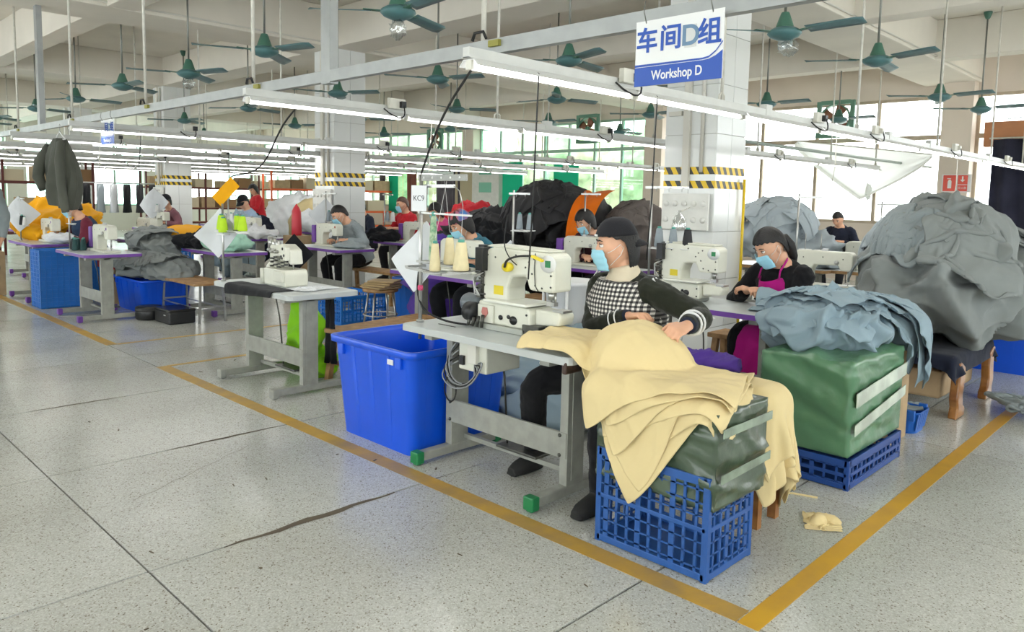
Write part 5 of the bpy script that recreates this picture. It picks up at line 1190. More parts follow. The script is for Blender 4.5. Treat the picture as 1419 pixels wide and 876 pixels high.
tag(MB().box((15.15, (Yx(1357)+1.6)/2, 2.72), (.16, Yx(1357)-1.6, .42)).build('window_board', mat('brown_board', hx('b97f58'), .7, noise_amt=.05)), 'brown board covering upper part of the far right window', 'board')
tag(MB().box((15.02, Yx(648), 1.75), (.12, 1.0, 1.35)).build('control_panel', mat('panel_beige', hx('b5a888'), .5)), 'beige control panel on back wall behind woman in pink top', 'panel')
cp = thing('meter_cabinet', 'white meter cabinet with two green windows on the back wall', 'cabinet', (14.98, Yx(676), 1.9))
MB().box((0, 0, 0), (.16, 1.1, 1.6)).build('box', white_paint, cp)
for z in (.35, -.15): MB().box((-.085, 0, z), (.01, .5, .28)).build('display', mat('meter_green', hx('6fb79a'), .3), cp)
# fire sign on the right pillar
fs = thing('fire_sign', 'red and white fire extinguisher sign on the right pillar', 'sign', (14.975, on_x(1325, 254, 14.98).y, on_x(1325, 254, 14.98).z))
sr = mat('sign_red', hx('dd5a4c'), .45); Rm = Matrix(((0, 0, -1), (-1, 0, 0), (0, 1, 0)))
MB().box((0, .105, 0), (.01, .20, .28)).build('red_panel', sr, fs); MB().box((0, -.10, .06), (.01, .15, .16)).build('red_panel', sr, fs); MB().box((0, -.10, -.085), (.01, .15, .11)).build('red_panel', sr, fs)
MB().box((.006, 0, 0), (.004, .46, .31)).build('backing', sign_white, fs)
b = MB(); b.prism([(-.03, -.09), (.03, -.09), (.03, .03), (.015, .06), (-.015, .06), (-.03, .03)], -.012, -.011, axis='x', c=(0, .10, 0)); b.box((-.0115, .11, .08), (.001, .06, .014)); b.build('extinguisher_symbol', sign_white, fs)
b = MB(); b.prism([(0, .02), (.04, .06), (.012, .06), (.012, .12), (-.012, .12), (-.012, .06), (-.04, .06)], -.012, -.011, axis='x', c=(0, -.10, 0)); b.build('arrow', sign_white, fs)
text_mesh('lettering', '灭火器', .045, sign_white, fs, (-.0125, -.10, -.085), Rm, .0005)
for z in (1.36, 1.44):
    b = MB()
    for k in range(8): b.m = k % 2; b.box((14.985, 3.64+.055*k+.03, z+.06), (.004, .055, .06))
    o = b.build('hazard_stripe', [hz_y, hz_k], wb)
# sagging white sheet bundle tied near the right windows
P = []
a0, a1 = on_x(1105, 196, 13.7), on_x(1292, 215, 13.7); lo = on_x(1205, 258, 13.7)
for k in range(33):
    u = k/32; sag = (1-(u-.53)/.47) if u > .53 else (u/.53); sag = max(0, sag)**.8
    zt = a0.z+(a1.z-a0.z)*u; y_ = a0.y+(a1.y-a0.y)*u; zb = zt+(lo.z-max(a0.z, a1.z))*sag-.02
    P.append([(13.7+.05*math.sin(q*2.2+u*9)*(q/8), y_, zt+(zb-zt)*(q/8)) for q in range(9)]+[(13.7-.04*q, y_, zb-.02*q+.03*(q == 2)) for q in range(1, 4)])
tag(MB().grid(P).build('hanging_sheet', sheer, fix=False), 'translucent white sheet sagging to a knot before the right windows', 'sheet')
MB().cyl(a0+Vector((0, 0, .01)), a1+Vector((0, 0, .01)), .012, n=6).build('sheet_line', rod_m, wb)
tag(crumple_bag((13.66, lo.y, lo.z-.10), (.05, .05, .14), sheer, 'sheet_knot', None, None, 4), 'knotted end of the sagging white sheet', 'knot')
for i, (pa, pb, X) in enumerate([((1048, 233), (1160, 233), 7.5), ((1100, 262), (1100, 255), 7)]):
    pass
tag(MB().cyl(on_x(940, 183, 7.6), on_x(1290, 232, 15.0), .022, n=8).build('green_pipe', mat('pipe_grey_green', hx('a3aea6'), .4)), 'long green grey pipe running from nearest column to the windows', 'pipe')
# ---- storage racks with cartons along the left wall
def rack(lab, x, y, L_, m, nb, seed, levels=(1.15, 1.75, 2.35), boxes=True, blab='', bl=(0, 1, 2), D=.5):
    t = thing('storage_rack', lab, 'rack', (x, y, 0)); r = random.Random(seed)
    for k in range(nb+1):
        for s in (-1, 1): MB().box((L_*k/nb, s*D/2, 1.1), (.05, .04, 2.2)).build('upright', m, t)
    for z in levels+(.5,):
        MB().box((L_/2, 0, z), (L_, D, .03)).build('shelf', card_m, t)
        for s in (-1, 1): MB().box((L_/2, s*D/2, z-.02), (L_, .03, .06)).build('shelf_beam', m, t)
    i = 0
    for li in bl:
        z = levels[li]; u = .12; i2 = -1
        while u < L_-.5:
            w_ = r.uniform(.38, .62); h_ = r.uniform(.20, .34)
            o = MB().box((x+u+w_/2, y-.03, z+.017+h_/2), (w_, .40, h_)).build('carton', [card_m, mat('carton_brown', hx('8a6a4a'), .85), mat('carton_pale', hx('c9bba0'), .85)][i % 3], bevel=.004)
            i2 = i2+1; tag(o, blab.replace('carton', '%s shelf %s carton' % (['lower', 'upper', 'top'][li], ['first', 'second', 'third', 'fourth', 'fifth', 'sixth', 'seventh', 'eighth', 'ninth', 'tenth', 'eleventh', 'twelfth', 'thirteenth'][min(i2, 12)]), 1)+', counted from left', 'carton', 'cartons on the '+lab[:30]); u += w_+r.uniform(.03, .25); i += 1
    return t
rack('dark red storage rack at the far left behind sweater', .5, 19.8, 5.4, mat('rack_maroon', hx('5f2722'), .5), 3, 1, blab='brown carton on the dark red rack at far left', bl=(0, 1), levels=(1.05, 1.62))
rack('orange storage rack left of the tall white column', 10.8, 20.5, 4.3, orange_paint, 2, 2, blab='carton on the orange rack left of tall column', levels=(.95, 1.6), bl=(0, 1))
rack('dark red storage rack between the two striped far columns', 8.8, 24.5, 5.5, mat('rack_maroon', hx('5f2722'), .5), 3, 3, blab='carton on the dark red rack between far columns', levels=(.95, 1.6), bl=(0, 1))
# garments hanging on a rail below the far rack
gr = thing('garment_rail', 'steel garment rail with grey and black tops below far rack', 'garment rail', (6.2, 17.8, 0))
MB().cyl((-1.7, 0, 1.62), (.9, 0, 1.62), .015, n=8).build('bar', steel, gr)
for x in (-1.7, .9): MB().cyl((x, 0, 0), (x, 0, 1.62), .015, n=8).build('upright', steel, gr)
def hung_top(c, m, lab, w_=.24, h_=.62, rz=0.):
    P = []
    for k in range(11):
        t_ = k/10; a = w_*(.25+.75*min(1, t_*5)) ; d = .05+.02*t_
        P.append([(math.cos(q)*a, math.sin(q)*d*(1+.3*math.sin(4*q+t_*5)), -t_*h_) for q in [2*PI*i/20 for i in range(20)]])
    o = MB().grid(P, closed=True).build('hanging_garment', m, fix=False, solid=.004); o.location = c; o.rotation_euler.z = rz; return tag(o, lab, 'garment', 'garments on the far rail')
for k in range(9):
    m_ = [cm_grey, cm_dgrey, cm_black, cm_lgrey, cm_white, cm_black, cm_char, cm_black, cm_navy][k]
    hung_top((4.7+.27*k, 17.8, 1.60), m_, ['grey', 'mid grey', 'black', 'light grey', 'white', 'black', 'charcoal', 'black', 'navy'][k]+' garment, number %s from left on the far rail' % ['one', 'two', 'three', 'four', 'five', 'six', 'seven', 'eight', 'nine'][k], rz=1.1)
_bc = on_x(941, 318, 5.2)
MB().cyl((_bc.x, _bc.y, _bc.z+.14), (6.27, 3.80, 1.42), .004, n=5).build('hanging_rod', rod_m, cols[0])
tag(MB().lathe([(.0, 0), (.055, 0), (.06, .02), (.04, .10), (.012, .13), (.012, .15), (.0, .15)], on_x(941, 318, 5.2)[:], 14).build('bell_cover', clear_pl), 'small clear bell shaped cap with green top hanging near nearest column', 'cap')
bx = thing('cardboard_box', 'brown cardboard box with purple print at the left frame edge', 'box', (2.35, 12.5, 0))
MB().box((0, 0, .30), (.42, .5, .60)).build('carton', card_m, bx, bevel=.004); MB().prism([(-.14, .06), (.02, .06), (.12, .30), (.02, .52), (-.14, .52)], -.214, -.211, axis='x').build('purple_print', purple_m, bx)
wbk = thing('white_bin', 'white round plastic bin on legs just left of the checked vest woman', 'bin', (4.45, 3.72, 0))
MB().lathe([(.0, .50), (.13, .50), (.17, .60), (.19, .82), (.21, .83), (.21, .86), (.185, .86), (.16, .60), (.12, .52), (.0, .52)], n=26).build('bowl', sign_white, wbk)
for k in range(4): MB().cyl((.20*math.cos(k*PI/2+.6), .20*math.sin(k*PI/2+.6), 0), (.20*math.cos(k*PI/2+.6), .20*math.sin(k*PI/2+.6), .83), .012, n=8).build('leg', sign_white, wbk)
MB().tube([(.20*math.cos(a), .20*math.sin(a), .49) for a in [i*PI/8 for i in range(17)]], .010, 6).build('support_ring', sign_white, wbk)
heap('purple cloth lying on bench behind the checked vest woman', cm_purple, [((4.05, 2.35, .52), (.14, .28, .07))], 61, .05, 10, zmin=.461)
crumple_bag((3.78, 3.28, .30), (.12, .10, .09), clear_pl, 'plastic_bag', 'clear plastic bag lying on grey cloth under the front table', 'bag', 8)
for k in range(5): tag(MB().lathe([(.0, 0), (.017, 0), (.017, .05), (.0, .05)], (3.74+.03*k, 3.26+.02*(k % 3), .27+.012*(k % 2)), 10, Matrix.Rotation(.6*k, 3, 'X')).build('thread_bobbin', th_white), ['first', 'second', 'third', 'fourth', 'fifth'][k]+' small white bobbin inside the clear bag, counted from aisle', 'bobbin', 'bobbins in the clear bag')
# cords dangling from the lamp rows
for i, (pa, Y_, ln, lb) in enumerate([((732, 96), 2.5, 1.0, 'long dark cord dangling from nearest lamp row left of blue sign'), ((898, 130), 2.5, .95, 'long dark cord dangling below blue sign'), ((1150, 190), 2.5, .5, 'pale cord hanging from nearest lamp row by right windows'), ((1320, 218), 2.5, .6, 'pale cord hanging before right pillar'), ((135, 190), 8.1, .5, 'thin cord hanging right of grey sweater'), ((190, 190), 8.1, .6, 'thin cord hanging beside the small blue sign'), ((300, 206), 10.3, .4, 'cord with plug hanging at left lamp row'), ((590, 178), 4.55, .6, 'thin pale cord hanging left of front thread stand')]):
    p = on_y(pa[0], pa[1], Y_); p.z = ZT+.06; tag(MB().tube([p, p+Vector((.02, -.05, -.03)), p+Vector((.01, -.05, -ln*.3)), p+Vector((-.01, -.06, -ln*.6)), p+Vector((.0, -.03, -ln))], .004, 5).build('cord', black_rub if i in (0, 1, 5, 6) else rod_m), lb, 'cord')
# foliage outside the back windows
leaf = cloth_mat('foliage', hx('b8c9a4'), var=.3); bark = mat('bark', hx('5b4a38'), .9)
for k, (y, x, r, z) in enumerate([(13.2, 19.5, 1.6, 2.2), (17.5, 20.5, 1.9, 2.6), (22.0, 19.5, 1.7, 2.4), (26.5, 20.5, 2.0, 2.6)]):
    t = thing('tree', 'leafy tree outside the back windows, %s from the right' % ['first', 'second', 'third', 'fourth'][k], 'tree', (x, y, 0), group='trees outside')
    cr = mound('crown', leaf, [((0, 0, z), (r, r, r*.9))], 70+k, .5, 3, parent=t, seg=48); MB().cyl((0, 0, -.3), (0, 0, z-.5), .14, .09).build('trunk', bark, t)
gd = MB().box((40, 13, -.2), (48, 90, .1)).build('ground', mat('ground_outside', hx('b9b8ae'), .9)); struct(gd)
# ================================================================== people
def ik(A, B, la, lb, pole):
    A, B = Vector(A), Vector(B); d = B-A; L = min(d.length, la+lb-.005); dn = d.normalized(); B2 = A+dn*L
    x = (la*la-lb*lb+L*L)/(2*L); h = math.sqrt(max(la*la-x*x, 1e-6)); p = Vector(pole)-dn*Vector(pole).dot(dn); p.normalize()
    return A+dn*x+p*h, B2
def lerp_pts(pts, rad, n=4):
    P, R = [], []
    for i in range(len(pts)-1):
        for k in range(n):
            t = k/n; P.append(Vector(pts[i]).lerp(Vector(pts[i+1]), t))
            a, b = rad[i], rad[i+1]; R.append(tuple(a[q]*(1-t)+b[q]*t for q in (0, 1)) if isinstance(a, tuple) else a*(1-t)+b*t)
    P.append(Vector(pts[-1])); R.append(rad[-1]); return P, R
def smooth_pts(P, it=2):
    for _ in range(it): P = [P[0]]+[(P[i-1]+P[i]*2+P[i+1])/4 for i in range(1, len(P)-1)]+[P[-1]]
    return P
def hand_mesh(b, W, d, n, side, curl=.5, s=1.):
    "palm, four fingers of different lengths with two knuckle bends, thumb leaving the side of the palm"
    d = Vector(d).normalized(); n = (Vector(n)-d*Vector(n).dot(d)).normalized(); lat = d.cross(n)*side
    W = Vector(W)
    b.tube([W-d*.02, W+d*.02, W+d*.055, W+d*.085, W+d*.094], [(.026*s, .018*s), (.032*s, .016*s), (.040*s, .015*s), (.040*s, .013*s), (.034*s, .009*s)], 12, side=lat)
    for i, (L, r) in enumerate(((.070, .0085), (.078, .009), (.072, .0085), (.056, .0075))):
        o = W+d*(.084 if i in (1, 2) else .078)*s+lat*(.0285-.019*i)*s; q = d.copy(); pts = [o-d*.02]; rr = [r*s]
        q = (q+lat*(.10-.07*i)).normalized(); nn = (n-q*n.dot(q)).normalized()
        pts.append(o); rr.append(r*s*1.05)
        for k, f in enumerate((.45, .30, .25)):
            a = curl*(.8 if k == 0 else 1.0); q, nn = q*math.cos(a)+nn*math.sin(a), nn*math.cos(a)-q*math.sin(a)
            o = o+q*L*f*s; pts.append(o); rr.append(r*s*(1-.1*(k+1)))
        b.tube(pts, rr, 8)
    o = W+d*.025*s+lat*.028*s
    b.tube([o-lat*.012, o, o+(d*.6+lat*.55+n*.25).normalized()*.034*s, o+(d*.6+lat*.55+n*.25).normalized()*.034*s+(d*.85+lat*.1+n*.4).normalized()*.028*s, o+(d*.6+lat*.55+n*.25).normalized()*.034*s+(d*.85+lat*.1+n*.45).normalized()*.046*s], [.012*s, .013*s, .011*s, .0095*s, .007*s], 8)
def g_(x, c, w): return math.exp(-((x-c)/w)**2)
def face_r(x, y, z):
    "displace a point of the unit head (metres, head space: x forward, y left, z up)"
    t = max(0, -z-.005)/.11
    y *= 1-.34*min(1, t)**1.3
    if x < 0: x *= 1-.25*min(1, t)
    if x > 0:
        x *= .95
        f = 1 if x > .02 else 0
        x += f*(.022*g_(y, 0, .011)*g_(z, -.030, .014)+.012*g_(y, 0, .009)*g_(z, -.006, .020))
        x += f*(-.010*(g_(y, .031, .015)+g_(y, -.031, .015))*g_(z, .008, .012)+.004*g_(z, .030, .010)*g_(abs(y), .028, .022))
        x += f*(.007*g_(y, 0, .020)*g_(z, -.066, .009)-.004*g_(y, 0, .024)*g_(z, -.066, .002)+.008*g_(y, 0, .022)*g_(z, -.100, .012))
        x += f*.004*g_(abs(y), .042, .016)*g_(z, -.022, .018)
    return x, y, z
def head_pts(b, c, R, s=1., n=40, m=30):
    k0 = len(b.v); b.ell((0, 0, 0), (.094, .074, .118), n, m)
    for i in range(k0, len(b.v)):
        p = Vector(face_r(*b.v[i]))*s; b.v[i] = tuple(Vector(c)+R@p)
    for sd in (-1, 1):
        b.ell(Vector(c)+R@(Vector((-.006, sd*.073, -.008))*s), (.017*s, .009*s, .030*s), 10, 8, R)
def person(lab, xy, yaw, seat=.46, lean=12, hd=(0, 10), hands=None, feet=None, topc=None, legc=None, hair=hair_m, hs='short', cap=None, mask=True, skinm=skin, s=1.12, hi=False, apron=None, vest=None, stand=False, curl=.6, twist=0., thick=1., shoes=None, scarf=None, collar=None, poles=None, side=0.):
    yr = math.radians(yaw); t = thing('person', lab, 'person', (xy[0], xy[1], 0), yr, None)
    topc = topc or cm_grey; legc = legc or cm_black; shoes = shoes or black_rub
    def loc(p): p = Vector(p)-Vector((xy[0], xy[1], 0)); return Vector((p.x*math.cos(yr)+p.y*math.sin(yr), -p.x*math.sin(yr)+p.y*math.cos(yr), p.z))
    pz = seat+.032+.10 if not stand else .90*s
    pel = Vector((0, 0, pz)); la = math.radians(lean); sa = math.radians(side)
    upd = Vector((math.sin(la), math.sin(sa), math.cos(la)*math.cos(sa))).normalized()
    tw = Matrix.Rotation(math.radians(twist), 3, 'Z'); lft = tw@Vector((0, 1, 0)); fw = tw@Vector((math.cos(la), 0, -math.sin(la)))
    ch = pel+upd*.28*s; sh = pel+upd*.43*s; nk = sh+upd*.05*s+fw*.01
    hy, hp = math.radians(hd[0]), math.radians(hd[1])
    R = Matrix.Rotation(hy, 3, 'Z')@Matrix.Rotation(hp, 3, 'Y')@Matrix.Rotation(math.radians(hd[2] if len(hd) > 2 else 0), 3, 'X')
    hc = nk+upd*.048*s+R@Vector((.035, 0, .085))*s
    b = MB(); vox = .0055 if hi else .009
    P, Q = lerp_pts([pel-upd*.09*s, pel, pel+upd*.14*s, ch, pel+upd*.37*s, sh+upd*.02*s, nk+upd*.02], [(.12, .10), (.165, .12), (.125, .095), (.15, .11), (.155, .10), (.10, .07), (.055, .055)], 3)
    b.tube(P, [(a*s, c*s) for a, c in Q], 18, side=lft)
    b.tube([nk-upd*.03, nk+upd*.05*s, hc+R@Vector((-.025, 0, -.05))*s, hc+R@Vector((-.015, 0, 0))], [.058*s, .050*s, .050*s, .045*s], 14)
    head_pts(b, hc, R, s)
    arms = []; legs = []
    hands = hands or [None, None]
    for sd, k in ((1, 0), (-1, 1)):     # left then right
        S = sh+lft*sd*.165*s-upd*.02*s
        W = loc(hands[k]) if hands[k] is not None else Vector((.34, sd*.13, pz+.26)) if not stand else S+Vector((.03, sd*.06, -.50*s))
        pole = (poles[k] if poles else None) or (Vector((-.3, sd*.8, -.7)))
        E, W = ik(S, W, .275*s, .245*s, pole); arms.append((S, E, W, sd))
        P, Q = lerp_pts([S-lft*sd*.03, S, S.lerp(E, .5), E, E.lerp(W, .35), W], [.045, .052, .044, .036, .037, .023], 4); b.tube(smooth_pts(P), [q*s for q in Q], 12)
        fd = (W-E).normalized(); nrm = Vector((0, 0, -1)) if not stand else Vector((0, -sd, 0))
        fd2 = (fd+Vector((.2, -sd*.3, -.15 if not stand else -.4))).normalized()
        hand_mesh(b, W, fd2, nrm+lft*(-sd)*.4, -sd if not stand else sd, curl, s)
        Hj = pel+lft*sd*.09*s+Vector((0, 0, -.02))
        F = loc(feet[k]) if feet else (Vector((.42, sd*.13, .0)) if not stand else Vector((.0, sd*.11, 0)))
        A_ = F+Vector((-.02, 0, .09)); Kn, A_ = ik(Hj, A_, .42*s, .42*s, (1, sd*.25, .9 if not stand else 0))
        legs.append((Hj, Kn, A_, F, sd))
        P, Q = lerp_pts([Hj, Hj.lerp(Kn, .5), Kn, Kn.lerp(A_, .35), A_], [.085, .074, .055, .052, .036], 4); b.tube(smooth_pts(P), [q*s for q in Q], 14)
        b.tube([A_, F+Vector((.0, 0, .045)), F+Vector((.10, 0, .03)), F+Vector((.15, 0, .025))], [.036*s, .036*s, .034*s, .02*s], 10, side=(0, 1, 0))
    b.build('body', skinm, t, remesh=vox, smooth_it=1 if hi else 0)
    tx = bpy.data.textures.get('folds') or bpy.data.textures.new('folds', 'CLOUDS'); tx.noise_scale = .075; tx.noise_depth = 2
    def clothes(nm, m, fn, voxel=None, disp=.022, parent=t):
        q = MB(); fn(q); o = q.build(nm, m, parent, remesh=voxel or (.007 if hi else .011), smooth_it=2)
        if disp: d = o.modifiers.new('folds', 'DISPLACE'); d.texture = tx; d.strength = disp; d.mid_level = .5; d.texture_coords = 'LOCAL'
        return o
    k = thick
    def top_fn(q, grow=0., sleeves=True, neck=True):
        P, Q = lerp_pts([pel-upd*.05*s, pel+upd*.02, pel+upd*.14*s, ch, pel+upd*.37*s, sh+upd*.015*s, nk+upd*.0], [(.185, .14), (.19, .145), (.16, .13), (.178, .14), (.185, .13), (.13, .09), (.07, .068)], 3)
        q.tube(P, [((a*k+grow)*s, (c*k+grow)*s) for a, c in Q], 20, side=lft)
    def sleeve_fn(q, grow=0.):
        for S, E, W, sd in arms:
            a = W.lerp(E, .08)
            P, Q = lerp_pts([S-lft*sd*.05+upd*.0, S, S.lerp(E, .5), E, E.lerp(W, .4), a], [.058, .066, .056, .052, .048, .036], 4)
            q.tube(smooth_pts(P), [(r*(1+(k-1)*.4)+grow)*s for r in Q], 14)
    if vest is None: clothes('top', topc, lambda q: (top_fn(q), sleeve_fn(q)))
    else:
        clothes('jacket', topc, lambda q: (top_fn(q, -.012), sleeve_fn(q)))
        def vest_fn(q):
            P, Q = lerp_pts([pel-upd*.04*s, pel+upd*.02, pel+upd*.14*s, ch, pel+upd*.36*s, sh+upd*.025*s], [(.185, .145), (.19, .15), (.165, .14), (.178, .152), (.170, .140), (.11, .105)], 3)
            q.tube(P, [(a*k*s+.004, c*k*s+.004) for a, c in Q], 22, side=lft)
        clothes('vest', vest, vest_fn, disp=.012)

    if apron is not None:
        def ap(q):
            P = []
            for j in range(12):
                u = j/11; c = pel.lerp(pel+upd*.43*s, u) if 1 else 0; hw = .17-.075*max(0, (u-.55)/.45); dep = .192-.012*u
                P.append([c+lft*(hw*math.sin(a)*1.0)+fw*(dep*k*math.cos(a*.9)*s+.004) for a in [(-1.15+2.3*i/14) for i in range(15)]])
            q.grid(P)
            P = []
            for j in range(9):
                u = j/8; c = pel.lerp(legs[0][1].lerp(legs[1][1], .5), u)+Vector((0, 0, .0))
                P.append([c+lft*(.235*v)+Vector((0, 0, (.105-.03*u)-(.14*max(0, abs(v)-.62)/.38)+.008*math.sin(v*9+u*3))) for v in [-1+2*i/14 for i in range(15)]])
            c = legs[0][1].lerp(legs[1][1], .5)
            for j in range(1, 8): P.append([c+lft*(.235*v)+Vector((.07+.01*math.sin(v*11+j), 0, .055-.055*j-(.06*max(0, abs(v)-.62)/.38))) for v in [-1+2*i/14 for i in range(15)]])
            q.grid(P)
        q = MB(); ap(q); q.build('apron', apron, t, solid=.005, fix=False, subsurf=1)
        for sd in (-1, 1):
            a = pel+upd*.42*s+lft*sd*.085+fw*.145*k; MB().tube([a, sh+lft*sd*.08+fw*.12+upd*.045, nk+lft*sd*.065+upd*.03, nk-fw*.06+upd*.02+lft*sd*.02], .010, 6, flat=.5).build('apron_strap', apron, t)
    def tr(q):
        q.tube(*lerp_pts([pel-upd*.10*s, pel, pel+upd*.06], [(.14*s, .12*s), (.178*s, .135*s), (.165*s, .125*s)], 3), 18, side=lft)
        for Hj, Kn, A_, F, sd in legs:
            P, Q = lerp_pts([Hj, Hj.lerp(Kn, .5), Kn, Kn.lerp(A_, .4), A_+Vector((0, 0, .0))], [.098, .088, .070, .066, .052], 4); q.tube(smooth_pts(P), [r*s for r in Q], 14)
    clothes('trousers', legc, tr, disp=.015)
    for Hj, Kn, A_, F, sd in legs:
        q = MB(); q.tube([A_+Vector((0, 0, .05)), A_, F+Vector((.0, 0, .052)), F+Vector((.06, 0, .045)), F+Vector((.12, 0, .036)), F+Vector((.175, 0, .028))], [(.046*s, .046*s), (.046*s, .05*s), (.047*s, .048*s), (.045*s, .040*s), (.043*s, .033*s), (.022*s, .022*s)], 14, side=(0, 1, 0))
        q.tube([F+Vector((-.05, 0, .012)), F+Vector((.06, 0, .012)), F+Vector((.17, 0, .012))], [(.04*s, .012), (.046*s, .012), (.035*s, .012)], 12, side=(0, 1, 0)); q.build('shoe', shoes, t, remesh=.008, smooth_it=2)
    if collar is not None:
        clothes('turtleneck', collar, lambda q: q.tube([nk-upd*.035-fw*.0, nk+upd*.015, nk+upd*.055+fw*.012], [.092*s, .074*s, .062*s], 16), disp=.016)
    # hair
    def H(p): return hc+R@(Vector(p)*s)
    def hair_shell(front_z=.052, side_z=-.02, back_z=-.085, off=.011, nm='hair', m=hair, rag=.004, t0=.1):
        q = MB(); n = 64; rows = []
        for j in range(15):
            u = j/14; row = []
            for i in range(n):
                a = 2*PI*i/n; ca = math.cos(a); zl = front_z if ca > .6 else (side_z+(front_z-side_z)*(ca-t0)/(.6-t0) if ca > t0 else side_z+(back_z-side_z)*min(1, (t0-ca)/.4))
                zl += rag*math.sin(a*17); z = .118+(zl-.118)*u**1.3; z = min(z, .1179)
                rr = math.sqrt(max(0, 1-(z/.118)**2)); st = 1+.018*math.sin(a*31+z*20)
                if z < 0: rr = 1-.25*(abs(z)/.118)**2
                row.append(H(((.094+off)*rr*ca*st-.004, (.074+off)*rr*math.sin(a)*st, z+off*.9*(z/.118 if z > 0 else 0))))
            rows.append(row)
        q.grid(rows, closed=True); return q.build(nm, m, t, solid=.006, fix=False)
    if hs != 'none': hair_shell(**{'short': dict(front_z=.060, side_z=.018, back_z=-.06, off=.006, t0=-.22), 'bald': dict(front_z=.06, back_z=-.05), 'bob': dict(front_z=.048, side_z=-.06, back_z=-.11, off=.016), 'pony': dict(front_z=.055, side_z=.026, back_z=-.07, off=.012, t0=-.2), 'tuck': dict(front_z=.05, side_z=.024, back_z=-.15, off=.014, t0=-.22), 'long': dict(front_z=.05, side_z=-.09, back_z=-.13, off=.018)}[hs])
    if hs == 'pony':
        q = MB(); q.tube([H((-.09, 0, .01)), H((-.115, 0, -.0)), H((-.125, .01, -.06)), H((-.12, .01, -.14)), H((-.11, .0, -.20))], [.018*s, .030*s, .036*s, .026*s, .008*s], 14); q.build('ponytail', hair, t)
        MB().tube([H((-.10, .022*math.cos(a), .005+.022*math.sin(a))) for a in [i*PI/6 for i in range(13)]], .006, 6).build('hair_band', black_rub, t)
    if cap is not None:
        back = cap[1]
        q = MB(); rows = []
        for j in range(11):
            z = .122-(.122-.035)*(j/10)**1.2; rr = math.sqrt(max(0, 1-(min(z, .1215)/.122)**2))**.8
            rows.append([H(((.104)*rr*math.cos(a)-.004, .086*rr*math.sin(a), z+.018)) for a in [2*PI*i/36 for i in range(36)]])
        q.grid(rows, closed=True); cp_ = q.build('cap', cap[0], t, solid=.004, fix=False)
        d = -1 if back else 1; rows = []
        for j in range(6):
            u = j/5; rows.append([H((d*(.086*math.cos(a)+.070*u*math.cos(a*.8)), .082*math.sin(a)*(1-.10*u), .048-.042*u-.012*math.sin(a)**2)) for a in [-1.1+2.2*i/12 for i in range(13)]])
        MB().grid(rows).build('brim', cap[0], cp_, solid=.004, fix=False)
        if hi: MB().tube([H((.100*math.cos(a), .082*math.sin(a), .058)) for a in [-.35+.7*i/6 for i in range(7)]], .006, 6, flat=.5).build('strap_clasp', sign_white, cp_)
    if scarf is not None:
        q = MB(); rows = []
        for j in range(9):
            z = .125-.085*(j/8); rr = math.sqrt(max(0, 1-(min(z, .124)/.125)**2))**.8; rows.append([H(((.108)*rr*math.cos(a)-.012, .09*rr*math.sin(a), z+.008+.006*math.sin(a*6))) for a in [2*PI*i/36 for i in range(36)]])
        q.grid(rows, closed=True); q.build('headscarf', scarf, t, solid=.005, fix=False)
    if mask:
        q = MB(); rows = []
        for j in range(13):
            v = j/12; z = -.112+.102*v; wd_ = .060+.006*math.sin(v*PI); row = []
            for i in range(17):
                y = wd_*(-1+2*i/16); fx, fy, fz = face_r(.094*math.sqrt(max(.02, 1-(z/.125)**2-(y/.088)**2)), y, z)
                x_ = .094*math.sqrt(max(.04, 1-(z*.62/.118)**2-(y/.082)**2))*.95+.016+.018*g_(y, 0, .022)*g_(v, .72, .42)+.0022*math.sin(v*20)
                row.append(H((x_, y*(1-.12*(1-v)), z)))
            rows.append(row)
        q.grid(rows); mk = q.build('face_mask', mask_m, t, solid=.003, fix=False)
        for sd in (-1, 1):
            MB().tube([H((.055, sd*.064, -.025)), H((.03, sd*.078, -.012)), H((-.004, sd*.084, .014)), H((-.018, sd*.082, -.004)), H((-.004, sd*.082, -.035)), H((.045, sd*.066, -.085))], .0016, 5).build('ear_loop', sign_white, mk)
    for sd in (-1, 1):
        e = H((.0745, sd*.031, .008)); q = MB().ell(e, (.0115*s, .0125*s, .0085*s), 12, 8, R); ew = q.build('eye', eye_w, t)
        MB().ell(H((.0835, sd*.031, .0075)), (.0035*s, .0055*s, .0055*s), 10, 6, R).build('iris', eye_b, ew)
        MB().tube([H((.080, sd*(.018), .0145)), H((.0865, sd*.030, .0185)), H((.077, sd*.045, .0145))], [.002*s, .003*s, .0015*s], 6).build('eyelid', hair_br, ew)
        MB().tube([H((.088, sd*(.016), .030)), H((.088, sd*.032, .036)), H((.074, sd*.050, .030))], [.0026*s, .0034*s, .0015*s], 6).build('eyebrow', hair, t)
    t['_h'] = 0
    del t['_h']
    return t, dict(pel=pel, sh=sh, arms=arms, lft=lft, fw=fw, upd=upd, k=k, H=H, ch=ch, nk=nk)
